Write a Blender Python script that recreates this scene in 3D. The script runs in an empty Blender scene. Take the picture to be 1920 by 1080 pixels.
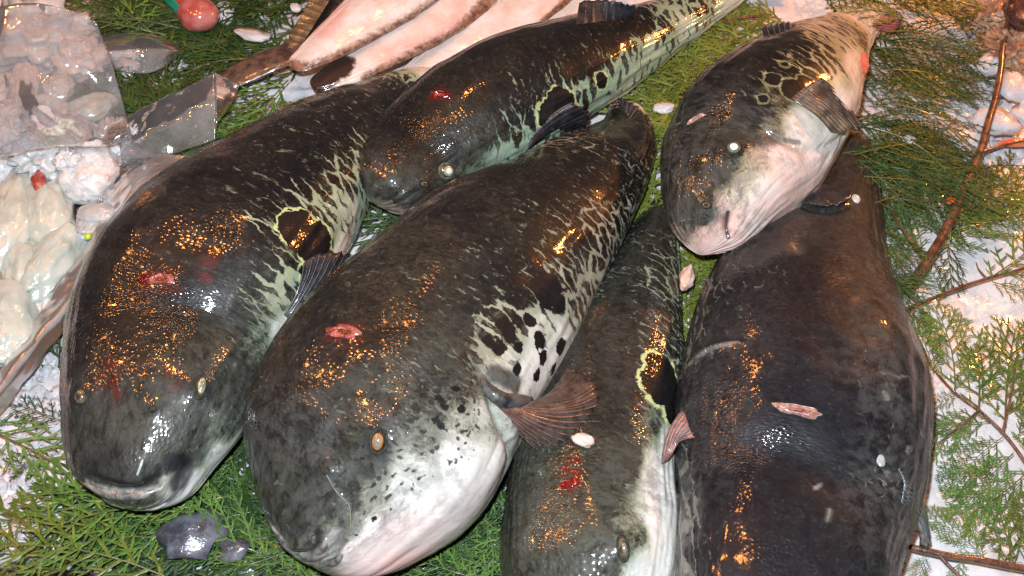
import bpy, math, random
import numpy as np
from mathutils import Vector, Matrix

# ------------------------------------------------------------------ camera, world, lamps, exposure
S = bpy.context.scene
COL = S.collection
R = math.radians
HF = R(45.0)
PITCH = R(55.0)
DIST = 1.15
CAM = np.array([0.0, -DIST * math.cos(PITCH), DIST * math.sin(PITCH)])
cam_d = bpy.data.cameras.new("camera")
cam_d.angle = HF
cam_d.clip_start = 0.02
cam_d.clip_end = 50
cam_o = bpy.data.objects.new("camera", cam_d)
cam_o.location = CAM
cam_o.rotation_euler = (R(90) - PITCH, 0, 0)
COL.objects.link(cam_o)
S.camera = cam_o
FPX = 960.0 / math.tan(HF / 2)
FWD = np.array([0.0, math.cos(PITCH), -math.sin(PITCH)])
UPV = np.array([0.0, math.sin(PITCH), math.cos(PITCH)])
RIGHT = np.array([1.0, 0.0, 0.0])


def px(x, y, z=0.0):
    """world point at height z that photo pixel (x, y) looks at"""
    d = FWD + RIGHT * (x - 960) / FPX + UPV * (540 - y) / FPX
    t = (z - CAM[2]) / d[2]
    return CAM + d * t


def proj(P):
    P = np.asarray(P) - CAM
    dz = P @ FWD
    return 960 + FPX * (P @ RIGHT) / dz, 540 - FPX * (P @ UPV) / dz, dz


world = bpy.data.worlds.new("World")
S.world = world
world.use_nodes = True
wn = world.node_tree.nodes["Background"]
wn.inputs[0].default_value = (0.80, 0.78, 0.86, 1)
wn.inputs[1].default_value = 0.07


def lamp(name, loc, target, power, color, size, kind='AREA', spot=None):
    d = bpy.data.lights.new(name, kind)
    d.energy = power
    d.color = color
    if kind == 'AREA':
        d.shape = 'DISK'
        d.size = size
    else:
        d.shadow_soft_size = size
        if kind == 'SPOT':
            d.spot_size = spot
            d.spot_blend = 0.7
    o = bpy.data.objects.new(name, d)
    o.location = loc
    o.rotation_euler = (Vector(target) - Vector(loc)).to_track_quat('-Z', 'Y').to_euler()
    COL.objects.link(o)
    return o


# the camera's own flash, just above and left of the lens
lamp("camera_flash", tuple(CAM + UPV * 0.075 - RIGHT * 0.03 - FWD * 0.01), (0, 0.03, 0), 19.5, (0.86, 0.93, 1.0), 0.024)
# bare warm bulbs hanging over the far side of the stall
for bx, by, bz, bw in ((-0.12, 0.19, 1.00, 5.0), (-0.43, 0.33, 1.00, 5.0), (-0.13, 0.62, 1.00, 4.0), (-1.15, 0.38, 1.00, 6.5), (-0.80, 0.13, 1.00, 5.0), (-0.56, -0.02, 1.00, 4.5), (0.80, 0.56, 0.48, 20.0)):
    lamp("stall_bulb", (bx, by, bz), (0, 0, 0), bw, (1.0, 0.33, 0.07), 0.026, 'POINT')

S.view_settings.view_transform = 'Standard'
S.view_settings.look = 'None'
S.view_settings.exposure = 0
S.view_settings.gamma = 1
S.cycles.max_bounces = 6
S.cycles.diffuse_bounces = 3
S.cycles.glossy_bounces = 3
S.cycles.transmission_bounces = 6
S.cycles.transparent_max_bounces = 16
S.cycles.caustics_reflective = False
S.cycles.caustics_refractive = False

rng = np.random.default_rng(7)
random.seed(7)


# ------------------------------------------------------------------ small maths
def _hash(i, j, k, seed):
    n = (i * 73856093) ^ (j * 19349663) ^ (k * 83492791) ^ (seed * 2654435761 & 0x7fffffff)
    n = (n ^ (n >> 13)) * 1274126177 & 0x7fffffff
    n = (n ^ (n >> 16)) * 668265263 & 0x7fffffff
    return (n & 0xffff) / 65535.0


def noise3(P, seed=0):
    P = np.asarray(P, float)
    i = np.floor(P).astype(np.int64)
    f = P - i
    f = f * f * (3 - 2 * f)
    r = 0
    for a in (0, 1):
        for b in (0, 1):
            for c in (0, 1):
                w = (f[..., 0] if a else 1 - f[..., 0]) * (f[..., 1] if b else 1 - f[..., 1]) * (f[..., 2] if c else 1 - f[..., 2])
                r = r + w * _hash(i[..., 0] + a, i[..., 1] + b, i[..., 2] + c, seed)
    return r * 2 - 1


def fbm(P, scale, octaves=3, seed=0):
    P = np.asarray(P, float) * scale
    r, a = 0, 1.0
    for o in range(octaves):
        r = r + a * noise3(P, seed + o * 17)
        P = P * 2.03
        a *= 0.5
    return r


def sm(a, b, x):
    t = np.clip((x - a) / (b - a), 0, 1)
    return t * t * (3 - 2 * t)


def unit(v):
    v = np.asarray(v, float)
    return v / (np.linalg.norm(v, axis=-1, keepdims=True) + 1e-12)


def catmull(pts, n):
    """smooth curve through the rows of pts, n samples, even in arc length of the first 3 columns"""
    p = np.asarray(pts, float)
    p = np.vstack([2 * p[0] - p[1], p, 2 * p[-1] - p[-2]])
    out = []
    for i in range(1, len(p) - 2):
        t = np.linspace(0, 1, 24, endpoint=(i == len(p) - 3))[:, None]
        a, b, c, d = p[i - 1], p[i], p[i + 1], p[i + 2]
        out.append(0.5 * (2 * b + (c - a) * t + (2 * a - 5 * b + 4 * c - d) * t ** 2 + (3 * b - a - 3 * c + d) * t ** 3))
    q = np.vstack(out)
    k = min(3, q.shape[1])
    s = np.r_[0, np.cumsum(np.linalg.norm(np.diff(q[:, :k], axis=0), axis=1))]
    if np.isscalar(n):
        u = np.linspace(0, s[-1], n)
    else:
        u = np.asarray(n) * s[-1]
    return np.stack([np.interp(u, s, q[:, j]) for j in range(q.shape[1])], 1), s[-1]


# ------------------------------------------------------------------ object helpers
def world_loc(o):
    v = np.zeros(3)
    while o is not None:
        v += np.array(o.location)
        o = o.parent
    return v


def mk(name, V, F, mat, parent=None, smooth=True, attrs=None, uv=None, loc=None, mats=None, midx=None):
    me = bpy.data.meshes.new(name)
    V = np.asarray(V, float)
    o = bpy.data.objects.new(name, me)
    if parent is not None:
        o.parent = parent
        V = V - world_loc(parent)
    elif loc is not None:
        V = V - np.asarray(loc)
        o.location = loc
    F = np.asarray(F)
    k = F.shape[1]
    me.vertices.add(len(V))
    me.vertices.foreach_set('co', V.astype(np.float32).ravel())
    me.loops.add(F.size)
    me.loops.foreach_set('vertex_index', F.astype(np.int32).ravel())
    me.polygons.add(len(F))
    me.polygons.foreach_set('loop_start', np.arange(0, F.size, k, dtype=np.int32))
    if smooth:
        me.polygons.foreach_set('use_smooth', np.ones(len(F), bool))
    me.update(calc_edges=True)
    me.validate()
    for n_, a in (attrs or {}).items():
        at = me.attributes.new(n_, 'FLOAT', 'POINT')
        at.data.foreach_set('value', np.asarray(a, np.float32).ravel())
    if uv is not None:
        at = me.attributes.new('skin_uv', 'FLOAT_VECTOR', 'POINT')
        at.data.foreach_set('vector', np.c_[uv, np.zeros(len(uv))].astype(np.float32).ravel())
    if mat:
        me.materials.append(mat)
    COL.objects.link(o)
    return o


def empty(name, loc, label, cat, group=None):
    o = bpy.data.objects.new(name, None)
    o.location = loc
    o.empty_display_size = 0.02
    COL.objects.link(o)
    return tag(o, label, cat, group)


def tag(o, label=None, cat=None, group=None, kind=None):
    if label:
        o['label'] = label
    if cat:
        o['category'] = cat
    if group:
        o['group'] = group
    if kind:
        o['kind'] = kind
    return o


def grid_faces(n, m, wrap=False):
    i = np.arange(n - 1)[:, None]
    j = np.arange(m if wrap else m - 1)[None, :]
    j2 = (j + 1) % m
    return np.stack([i * m + j, i * m + j2, (i + 1) * m + j2, (i + 1) * m + j], -1).reshape(-1, 4)


def grid_normals(G, wrap=False):
    du = np.gradient(G, axis=0)
    if wrap:
        dv = (np.roll(G, -1, 1) - np.roll(G, 1, 1)) / 2
    else:
        dv = np.gradient(G, axis=1)
    return unit(np.cross(du, dv))


def slab(G, thick):
    """closed sheet of real thickness from a grid of points (n, m, 3)"""
    n, m = G.shape[:2]
    N = grid_normals(G)
    A = (G + N * thick / 2).reshape(-1, 3)
    B = (G - N * thick / 2).reshape(-1, 3)
    F = grid_faces(n, m)
    off = n * m
    Fb = F[:, ::-1] + off
    ring = [i * m for i in range(n)] + [(n - 1) * m + j for j in range(1, m)] + \
           [i * m + m - 1 for i in range(n - 2, -1, -1)] + [j for j in range(m - 2, 0, -1)]
    ring = np.array(ring)
    nx = np.roll(ring, -1)
    side = np.stack([ring, nx, nx + off, ring + off], 1)
    return np.vstack([A, B]), np.vstack([F, Fb, side])


def tube(pts, rad, sides=6, close=True):
    P = np.asarray(pts, float)
    n = len(P)
    rad = np.broadcast_to(rad, (n,))
    T = unit(np.gradient(P, axis=0))
    ref = np.array([0, 0, 1.0]) if abs(T[:, 2]).mean() < 0.8 else np.array([1.0, 0, 0])
    A = unit(np.cross(T, ref))
    B = np.cross(A, T)
    t = np.arange(sides) * 2 * np.pi / sides
    V = P[:, None] + (A[:, None] * np.cos(t)[None, :, None] + B[:, None] * np.sin(t)[None, :, None]) * rad[:, None, None]
    V = V.reshape(-1, 3)
    F = grid_faces(n, sides, True)
    if close:
        c0, c1 = len(V), len(V) + 1
        V = np.vstack([V, P[0], P[-1]])
        j = np.arange(sides)
        j2 = (j + 1) % sides
        e = np.arange(0, sides - sides % 2, 2)
        F = np.vstack([F, np.stack([np.full(len(e), c0), (e + 2) % sides, e + 1, e], 1), np.stack([np.full(len(e), c1), (n - 1) * sides + e, (n - 1) * sides + e + 1, (n - 1) * sides + (e + 2) % sides], 1)])
    return V, F


def merge(parts):
    Vs, Fs, o = [], [], 0
    for V, F in parts:
        Vs.append(V)
        Fs.append(F + o)
        o += len(V)
    return np.vstack(Vs), np.vstack(Fs)


def fix_faces(me):
    pass


def lump(rx, ry, rz, n=20, m=28, seed=0, amp=0.15, sc=1.5, power=1.0):
    """closed irregular rounded body round the origin"""
    th = np.linspace(0, np.pi, n)[:, None]
    ph = (np.arange(m) * 2 * np.pi / m)[None, :]
    D = np.stack([np.sin(th) * np.cos(ph), np.sin(th) * np.sin(ph), np.cos(th) * np.ones_like(ph)], -1)
    r = 1 + amp * fbm(D + seed * 3.7, sc, 4, seed)
    V = D * r[..., None] * np.array([rx, ry, rz])
    return V.reshape(-1, 3), grid_faces(n, m, True)


def rotz(V, a):
    c, s = math.cos(a), math.sin(a)
    V = np.asarray(V, float).copy()
    x, y = V[..., 0].copy(), V[..., 1].copy()
    V[..., 0] = c * x - s * y
    V[..., 1] = s * x + c * y
    return V


# ------------------------------------------------------------------ materials
class NT:
    def __init__(s, name):
        s.m = bpy.data.materials.new(name)
        s.m.use_nodes = True
        s.t = s.m.node_tree
        s.t.nodes.clear()
        s.out = s.t.nodes.new('ShaderNodeOutputMaterial')

    def n(s, typ, ins=None, **kw):
        nd = s.t.nodes.new('ShaderNode' + typ)
        for k, v in kw.items():
            setattr(nd, k, v)
        for k, v in (ins or {}).items():
            s.set(nd.inputs[k], v)
        return nd

    def set(s, sock, v):
        if hasattr(v, 'node'):
            s.t.links.new(v, sock)
        elif isinstance(v, (tuple, list)) and len(v) == 3 and sock.type == 'RGBA':
            sock.default_value = (*v, 1)
        else:
            sock.default_value = v

    def attr(s, name, vec=False):
        a = s.n('Attribute', attribute_name=name)
        return a.outputs['Vector' if vec else 'Fac']

    def math(s, op, a, b=None, c=None, clamp=False):
        ins = {0: a}
        if b is not None:
            ins[1] = b
        if c is not None:
            ins[2] = c
        return s.n('Math', ins, operation=op, use_clamp=clamp).outputs[0]

    def ramp(s, v, a, b, o0=0.0, o1=1.0, smooth=True):
        return s.n('MapRange', {'Value': v, 'From Min': a, 'From Max': b, 'To Min': o0, 'To Max': o1},
                   interpolation_type='SMOOTHSTEP' if smooth else 'LINEAR').outputs[0]

    def mix(s, f, a, b, blend='MIX'):
        nd = s.n('Mix', data_type='RGBA', blend_type=blend)
        s.set(nd.inputs[0], f)
        s.set(nd.inputs[6], a)
        s.set(nd.inputs[7], b)
        return nd.outputs[2]

    def noise(s, scale, detail=3, rough=0.5, vec=None, dist=0.0, col=False):
        ins = {'Scale': scale, 'Detail': detail, 'Roughness': rough, 'Distortion': dist}
        if vec is not None:
            ins['Vector'] = vec
        return s.n('TexNoise', ins).outputs['Color' if col else 'Fac']

    def voro(s, scale, vec=None, feature='F1', out='Distance', dim='3D', rnd=1.0):
        ins = {'Scale': scale, 'Randomness': rnd}
        if vec is not None:
            ins['Vector'] = vec
        return s.n('TexVoronoi', ins, feature=feature, voronoi_dimensions=dim).outputs[out]

    def bump(s, h, dist, strength=1.0, normal=None):
        ins = {'Height': h, 'Distance': dist, 'Strength': strength}
        if normal is not None:
            ins['Normal'] = normal
        return s.n('Bump', ins).outputs[0]

    def obj(s):
        return s.n('TexCoord').outputs['Object']

    def bsdf(s, **kw):
        nd = s.n('BsdfPrincipled')
        for k, v in kw.items():
            s.set(nd.inputs[k.replace('_', ' ')], v)
        s.t.links.new(nd.outputs[0], s.out.inputs[0])
        return nd


def mat_simple(name, col, col2=None, rough=0.4, scale=60, bump=0.0004, bscale=250, coat=0.0, sss=0.0, spec=0.5):
    m = NT(name)
    c = m.obj()
    f = m.noise(scale, 4, 0.6, c)
    base = m.mix(m.ramp(f, 0.35, 0.65), col, col2 or col)
    h = m.noise(bscale, 3, 0.6, c)
    kw = dict(Base_Color=base, Roughness=rough, Normal=m.bump(h, bump), Coat_Weight=coat, Coat_Roughness=0.12, Specular_IOR_Level=spec)
    if sss:
        kw['Subsurface_Weight'] = sss
        kw['Subsurface_Scale'] = 0.01
    m.bsdf(**kw)
    return m.m


def fish_material(name, cell=85, stretch=2.2, angle=0.0, dark=(0.0040, 0.0048, 0.0058), brown=(0.034, 0.027, 0.019),
                  pale=(0.38, 0.46, 0.31), white=(0.70, 0.69, 0.65), prick=1.0, seed=0.0, breakup=0.55, mott=0.5, ring=0.0016, prsc=340, ticks=0.8, wetk=1.0, tickcol=(0.075, 0.080, 0.066), rimk=1.0):
    m = NT(name)
    uv = m.attr('skin_uv', True)
    off = m.n('VectorMath', {0: uv, 1: (seed * 1.37, seed * 0.73, 0)}, operation='ADD').outputs[0]
    # wobble the coordinates so that no pattern runs dead straight
    wob = m.n('VectorMath', {0: m.n('TexNoise', {'Vector': off, 'Scale': 75.0, 'Detail': 4.0, 'Roughness': 0.6}).outputs['Color'], 1: (0.5, 0.5, 0.5)}, operation='SUBTRACT').outputs[0]
    wob = m.n('VectorMath', {0: wob, 'Scale': 0.015}, operation='SCALE').outputs[0]
    c1 = m.n('VectorMath', {0: off, 1: wob}, operation='ADD').outputs[0]
    rot = m.n('Mapping', {'Vector': c1, 'Rotation': (0, 0, angle)}).outputs[0]
    cs = m.n('Mapping', {'Vector': rot, 'Scale': (1.0 / stretch, 1.0, 1.0)}).outputs[0]
    de = m.voro(cell, cs, 'DISTANCE_TO_EDGE', dim='2D', rnd=0.95)
    cellc = m.voro(cell, cs, 'F1', 'Color', dim='2D', rnd=0.95)
    nz = m.noise(85, 4, 0.6, cs)
    de = m.math('ADD', de, m.math('MULTIPLY', m.math('SUBTRACT', m.noise(260, 3, 0.6, cs), 0.5), 0.16))
    w = m.attr('pale')
    w2 = m.math('ADD', w, m.math('MULTIPLY', m.math('SUBTRACT', nz, 0.5), breakup))
    thr = m.math('MULTIPLY', m.math('SUBTRACT', w2, 0.27), 0.82)
    edge = m.math('SUBTRACT', thr, de)
    net = m.ramp(edge, -0.045, 0.055)
    stip = m.noise(330, 4, 0.75, c1)
    stip2 = m.noise(95, 4, 0.65, c1)
    sw = m.math('ADD', m.math('ADD', w, m.math('MULTIPLY', m.math('SUBTRACT', stip, 0.5), 0.75)), m.math('MULTIPLY', m.math('SUBTRACT', stip2, 0.5), 0.75))
    nets = m.ramp(sw, 0.34, 0.86)
    net = m.math('ADD', m.math('MULTIPLY', net, m.math('SUBTRACT', 1.0, m.attr('soft'))), m.math('MULTIPLY', nets, m.attr('soft')))
    tick = m.math('MULTIPLY', m.ramp(m.noise(250, 3, 0.6, cs), 0.600, 0.68), m.ramp(m.noise(30, 3, 0.6, off), 0.36, 0.54))
    # back: black with brown speckle
    fine = m.noise(430, 4, 0.7, c1)
    med = m.noise(48, 4, 0.6, c1)
    streak = m.noise(190, 4, 0.65, cs)
    bf = m.math('ADD', m.math('MULTIPLY', m.ramp(fine, 0.42, 0.68), 0.5), m.math('MULTIPLY', m.ramp(streak, 0.45, 0.7), 0.5))
    bf = m.math('MULTIPLY', bf, m.ramp(med, 0.3, 0.62))
    spk = m.math('MULTIPLY', m.ramp(m.noise(300, 4, 0.7, c1), 0.40, 0.62), m.ramp(m.noise(75, 4, 0.65, cs), 0.30, 0.60, 0.25, 1.0))
    bf = m.math('ADD', m.math('MULTIPLY', bf, 0.45), m.math('MULTIPLY', m.math('MULTIPLY', m.attr('brown'), mott * 1.5), m.math('ADD', 0.18, spk)), clamp=True)
    back = m.mix(bf, dark, brown)
    big = m.noise(15, 4, 0.62, off)
    back = m.mix(m.ramp(big, 0.36, 0.60), m.mix(0.85, back, dark), back)
    back = m.mix(m.math('MULTIPLY', tick, m.math('MULTIPLY', ticks, m.ramp(w, 0.0, 0.13))), back, (0.23, 0.27, 0.19))
    back = m.mix(m.math('MULTIPLY', m.ramp(stip, 0.54, 0.66), m.ramp(stip2, 0.40, 0.64, 0.05, 0.8)), back, tickcol)
    # olive grey cast
    back = m.mix(m.math('MULTIPLY', m.attr('olive'), m.ramp(m.noise(150, 5, 0.7, c1), 0.36, 0.64, 0.10, 0.9)), back, (0.062, 0.068, 0.046))
    # pale ground goes from yellow green to white as w grows
    pn = m.noise(150, 4, 0.6, c1)
    pcol = m.mix(m.ramp(w2, 0.5, 0.95), pale, white)
    pcol = m.mix(m.math('MULTIPLY', m.ramp(pn, 0.45, 0.75), 0.35), pcol, (0.30, 0.33, 0.28))
    pcol = m.mix(m.math('MULTIPLY', m.attr('pink'), m.ramp(m.noise(30, 3, 0.6, c1), 0.3, 0.65, 0.5, 1.0)), pcol, (0.78, 0.47, 0.42))
    col = m.mix(net, back, pcol)
    # greyish smoke where the dark skin thins towards the belly
    smoke = m.math('MULTIPLY', m.attr('smoke'), m.ramp(m.noise(95, 5, 0.7, c1), 0.38, 0.62))
    col = m.mix(m.math('MULTIPLY', smoke, 0.85), col, (0.075, 0.078, 0.075))
    # scattered small round spots
    dd = m.voro(150, m.n('Mapping', {'Vector': c1, 'Scale': (0.8, 1, 1)}).outputs[0], 'F1', dim='2D')
    ds = m.ramp(m.math('ADD', dd, m.math('MULTIPLY', m.math('SUBTRACT', 1.0, m.attr('dots')), 0.6)), 0.36, 0.22)
    col = m.mix(m.math('MULTIPLY', ds, 0.9), col, (0.016, 0.014, 0.013))
    # the large eyespot and its broken pale rim: attr ocel is the distance from its edge in metres
    oc = m.math('ADD', m.attr('ocel'), m.math('MULTIPLY', m.math('SUBTRACT', m.noise(95, 4, 0.6, c1), 0.5), 0.015))
    rim = m.math('MULTIPLY', m.ramp(oc, -0.0006, 0.0004), m.ramp(oc, ring * 1.6, ring * 0.9))
    rim = m.math('MULTIPLY', rim, m.math('MULTIPLY', m.attr('rim'), m.ramp(m.noise(40, 2, 0.5, c1), 0.36, 0.46)))
    col = m.mix(m.ramp(oc, 0.0006, -0.0006), col, (0.007, 0.007, 0.008))
    col = m.mix(m.math('MULTIPLY', rim, rimk), col, (0.46, 0.54, 0.25))
    # dark and pale painted folds, blood
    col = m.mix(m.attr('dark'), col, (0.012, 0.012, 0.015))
    col = m.mix(m.attr('lip'), col, m.mix(m.ramp(stip2, 0.35, 0.65), (0.14, 0.14, 0.13), (0.42, 0.41, 0.36)))
    col = m.mix(m.math('MULTIPLY', m.attr('blood'), m.ramp(m.noise(110, 4, 0.7, c1), 0.42, 0.60)), col, (0.10, 0.006, 0.004))
    # relief: prickles on the back, fine leather grain elsewhere
    v1 = m.voro(prsc, off, 'F1', dim='2D')
    v2 = m.voro(prsc * 0.55, off, 'F1', dim='2D')
    rnd = m.n('SeparateColor', {0: m.voro(prsc, off, 'F1', 'Color', dim='2D')}).outputs[0]
    d1 = m.math('MULTIPLY', m.ramp(v1, 0.62, 0.0, smooth=True), m.ramp(rnd, 0.0, 1.0, 0.45, 1.0, smooth=False))
    d2 = m.math('SUBTRACT', 1.0, m.math('MULTIPLY', v2, v2))
    mask = m.ramp(m.noise(28, 3, 0.6, off), 0.38, 0.62, 0.35, 1.0)
    pr = m.math('MULTIPLY', m.math('ADD', m.math('MULTIPLY', d1, 0.19), m.math('MULTIPLY', d2, 0.02)), m.math('MULTIPLY', mask, m.attr('prick')))
    gr = m.noise(150, 3, 0.5, cs)
    wr = m.noise(45, 3, 0.5, cs)
    h = m.math('ADD', m.math('MULTIPLY', pr, 2.2 * prick), m.math('ADD', m.math('MULTIPLY', gr, 0.45), m.math('MULTIPLY', wr, 1.3)))
    b = m.bump(h, 0.001)
    cb = m.bump(m.math('ADD', m.math('ADD', m.math('MULTIPLY', gr, 0.12), m.math('MULTIPLY', wr, 0.45)), m.math('MULTIPLY', pr, 1.5 * prick)), 0.001)
    wet = m.ramp(m.noise(20, 3, 0.5, off), 0.35, 0.6, 0.45 * wetk, 1.0 * wetk)
    m.bsdf(Base_Color=col, Roughness=m.ramp(m.noise(160, 3, 0.6, off), 0.3, 0.7, 0.40, 0.60), Normal=b, Specular_IOR_Level=0.22,
           Coat_Weight=wet, Coat_Roughness=0.10, Coat_IOR=1.55, Coat_Normal=cb,
           Subsurface_Weight=0.0)
    return m.m

# ------------------------------------------------------------------ fish
ATT = ['pale', 'brown', 'olive', 'pink', 'smoke', 'dots', 'dark', 'lip', 'blood', 'rim', 'prick', 'soft']


class Fish:
    """stations: (x, y, halfwidth) in the photograph's pixels from nose to tail, body resting at height z0;
    each is turned into a real centre and radius in metres and swept into a closed body."""

    def __init__(s, name, label, stations, z0=0.0, aspect=0.8, roll=0.0, cap=0.9, capz=0.35, n=330, m=200, z_extra=None, cat='pufferfish', group='pufferfish laid out on the ice', flat=2.2, tcap=0.12):
        pts = []
        zl = z0
        for k, st in enumerate(stations):
            x, y, w = st[:3]
            zc = st[3] if len(st) > 3 else None
            a = w / FPX * DIST
            for _ in range(6):
                z = z0 + a * aspect * 0.92 if zc is None else zc
                p = px(x, y, z)
                dz = (p - CAM) @ FWD
                a = w / FPX * dz
            pts.append([*p, a])
        s.name = name
        u = np.linspace(0, 1, n)
        u = u ** 1.25          # denser rings at the head
        C, L = catmull(pts, u)

        def smooth(Q, k):
            w = np.hanning(2 * k + 3)[1:-1]
            w /= w.sum()
            Qp = np.vstack([2 * Q[:1] - Q[k:0:-1], Q, 2 * Q[-1:] - Q[-2:-k - 2:-1]])
            return np.stack([np.convolve(Qp[:, j], w, 'valid') for j in range(Q.shape[1])], 1)
        C = smooth(C, n // 14)
        a = C[:, 3]
        C = C[:, :3]
        s.L = L
        dist = u * L
        capL = max(a[:max(2, n // 4)].max() * cap, 1e-4)
        q = np.clip(dist / capL, 0, 1)
        prof = (1 - (1 - q) ** 2.3) ** (1 / 2.1)
        tL = L * tcap * 0.3
        q2 = np.clip((L - dist) / tL, 0, 1)
        prof = prof * (1 - (1 - q2) ** 2.2) ** (1 / 2.2)
        prof = np.maximum(prof, 0.004)
        T = unit(smooth(unit(np.gradient(C, axis=0)), n // 16))
        side = unit(np.cross(T, [0, 0, 1.0]))       # to the fish's left/right
        up = np.cross(side, T)
        th = np.linspace(0, 2 * np.pi, m, endpoint=False)
        # more samples on the upper half
        th = th - 0.35 * np.sin(th)
        ex = 2 / flat
        cs, sn = np.cos(th), np.sin(th)
        X = np.sign(sn) * np.abs(sn) ** ex
        Z = np.sign(cs) * np.abs(cs) ** ex
        r = (a * prof)[:, None]
        G = C[:, None] + side[:, None] * (X[None] * r)[..., None] + up[:, None] * (Z[None] * r * aspect)[..., None]
        # flatten what rests on the ice
        zf = z0 + 0.002
        low = G[..., 2] < zf + 0.02
        zz = G[..., 2]
        zz = np.where(low, zf + 0.02 - 0.02 * np.tanh((zf + 0.02 - zz) / 0.02), zz)
        G[..., 2] = zz
        G += grid_normals(G, True)[..., :] * (fbm(G, 16, 3, 3 + len(label)) * 0.0022 + fbm(G, 6.5, 2, len(label)) * 0.0050)[..., None] * np.clip(prof * 1.2, 0, 1)[:, None, None]
        # slack skin: shallow folds running along the flanks
        fp = np.stack([np.broadcast_to(dist[:, None] * 16, (n, m)), np.broadcast_to((th * 7.0)[None], (n, m)), np.full((n, m), 1.7 * len(label))], -1)
        fl = np.broadcast_to(sm(.35, 1.1, np.abs((th + np.pi) % (2 * np.pi) - np.pi))[None], (n, m))
        fo = 1 - np.abs(noise3(fp, 5)) * 2 + .5 * (1 - np.abs(noise3(fp * 2.1, 6)) * 2)
        G += grid_normals(G, True) * (fo * fl * .0011 * np.clip(prof, 0, 1)[:, None])[..., None] * (-1 if ((grid_normals(G, True) * (G - C[:, None])).sum(-1)).mean() < 0 else 1)
        s.sign = 1.0
        N = grid_normals(G, True)
        if ((N * (G - C[:, None])).sum(-1)).mean() < 0:
            s.sign = -1.0
        s.G, s.C, s.side, s.up, s.T, s.a = G, C, side, up, T, a
        s.n, s.m = n, m
        s.dist = dist
        s.phi = th[None, :] - roll
        s.phi = (s.phi + np.pi) % (2 * np.pi) - np.pi
        s.phi = np.broadcast_to(s.phi, (n, m))
        s.uv = np.stack([np.broadcast_to(dist[:, None], (n, m)), s.phi * (np.maximum(a, 0.02) * 0.9).mean()], -1)
        base = C.mean(0)
        base[2] = z0
        s.root = empty(name, tuple(base), label, cat, group)
        s.att = {k: np.zeros((n, m)) for k in ATT}
        s.att['prick'][:] = 1.0
        s.att['soft'][:] = 0.25
        s.att['ocel'] = np.full((n, m), 1.0)
        s.att['rim'][:] = 1.0
        s.refresh()

    def refresh(s):
        s.N = grid_normals(s.G, True) * s.sign
        x, y, dz = proj(s.G.reshape(-1, 3))
        s.X, s.Y = x.reshape(s.n, s.m), y.reshape(s.n, s.m)
        s.face = ((CAM - s.G) * s.N).sum(-1) > 0

    def hit(s, x, y):
        d = (s.X - x) ** 2 + (s.Y - y) ** 2 + np.where(s.face, 0, 1e9)
        i = np.unravel_index(np.argmin(d), d.shape)
        return s.G[i].copy(), s.N[i].copy()

    def near(s, p):
        return np.linalg.norm(s.G - p, axis=-1)

    def on(s, x, y, off=0.004):
        p, nn = s.hit(x, y)
        return p + nn * off

    def line_dist(s, pts):
        """distance of every vertex to a line drawn on the skin through photo pixels, and the signed side"""
        H = np.array([s.hit(x, y)[0] for x, y in pts])
        H, _ = catmull(H, max(12, 10 * len(pts)))
        best = np.full((s.n, s.m), 9.0)
        par = np.zeros((s.n, s.m))
        for k in range(len(H) - 1):
            a, b = H[k], H[k + 1]
            ab = b - a
            t = np.clip(((s.G - a) @ ab) / (ab @ ab + 1e-12), 0, 1)
            d = np.linalg.norm(s.G - (a + t[..., None] * ab), axis=-1)
            par = np.where(d < best, (k + t) / (len(H) - 1), par)
            best = np.minimum(best, d)
        return best, par

    def push(s, x, y, r, amp, rx=None):
        p, nn = s.hit(x, y)
        d = s.near(p)
        s.G = s.G + s.N * (amp * np.exp(-(d / r) ** 2))[..., None]

    def ridge(s, pts, w, amp, off=0.0):
        """raise (amp>0) or groove (amp<0) along a line"""
        d, par = s.line_dist(pts)
        e = np.sin(np.pi * np.clip(par, 0.02, 0.98)) ** 0.5
        s.G = s.G + s.N * (amp * np.exp(-((d - off) / w) ** 2) * e)[..., None]

    def paint(s, att, pts, r, v=1.0, soft=0.35):
        if np.isscalar(pts[0]):
            pts = [pts]
        if len(pts) == 1:
            d = s.near(s.hit(*pts[0])[0])
        else:
            d, _ = s.line_dist(pts)
        k = 1 - sm(r * (1 - soft), r * (1 + soft), d)
        s.att[att] = s.att[att] * (1 - k) + v * k

    def field(s, att, ctrl, bottom=None, power=2.0, top=None):
        P, W = [], []
        for x, y, v in ctrl:
            P.append(s.hit(x, y)[0])
            W.append(v)
        if bottom is not None:
            for i in np.linspace(4, s.n - 6, 12).astype(int):
                j = np.argmin(np.abs(np.abs(s.phi[i]) - np.pi))
                P.append(s.G[i, j])
                W.append(bottom)
        num, den = 0, 0
        for p, v in zip(P, W):
            d = np.sum((s.G - p) ** 2, -1) + 0.008 ** 2
            w = 1 / d ** power
            num = num + w * v
            den = den + w
        s.att[att] = num / den

    def ocellus(s, blobs, rim=1.0):
        """blobs: (x, y, radius m) united softly; pts = photo pixels on the skin"""
        d = np.full((s.n, s.m), 1.0)
        for x, y, r in blobs:
            d = np.minimum(d, s.near(s.hit(x, y)[0]) - r)
        k = d < s.att['ocel']
        s.att['rim'] = np.where(k, rim, s.att['rim'])
        s.att['ocel'] = np.minimum(s.att['ocel'], d)

    def done(s, mat):
        s.refresh()
        F = grid_faces(s.n, s.m, True)
        if s.sign > 0:
            F = F[:, ::-1]
        a = {k: v for k, v in s.att.items()}
        V = s.G.reshape(-1, 3)
        o = mk('body', V, F, mat, s.root, attrs=a, uv=s.uv.reshape(-1, 2))
        s.body = o
        return s

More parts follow.
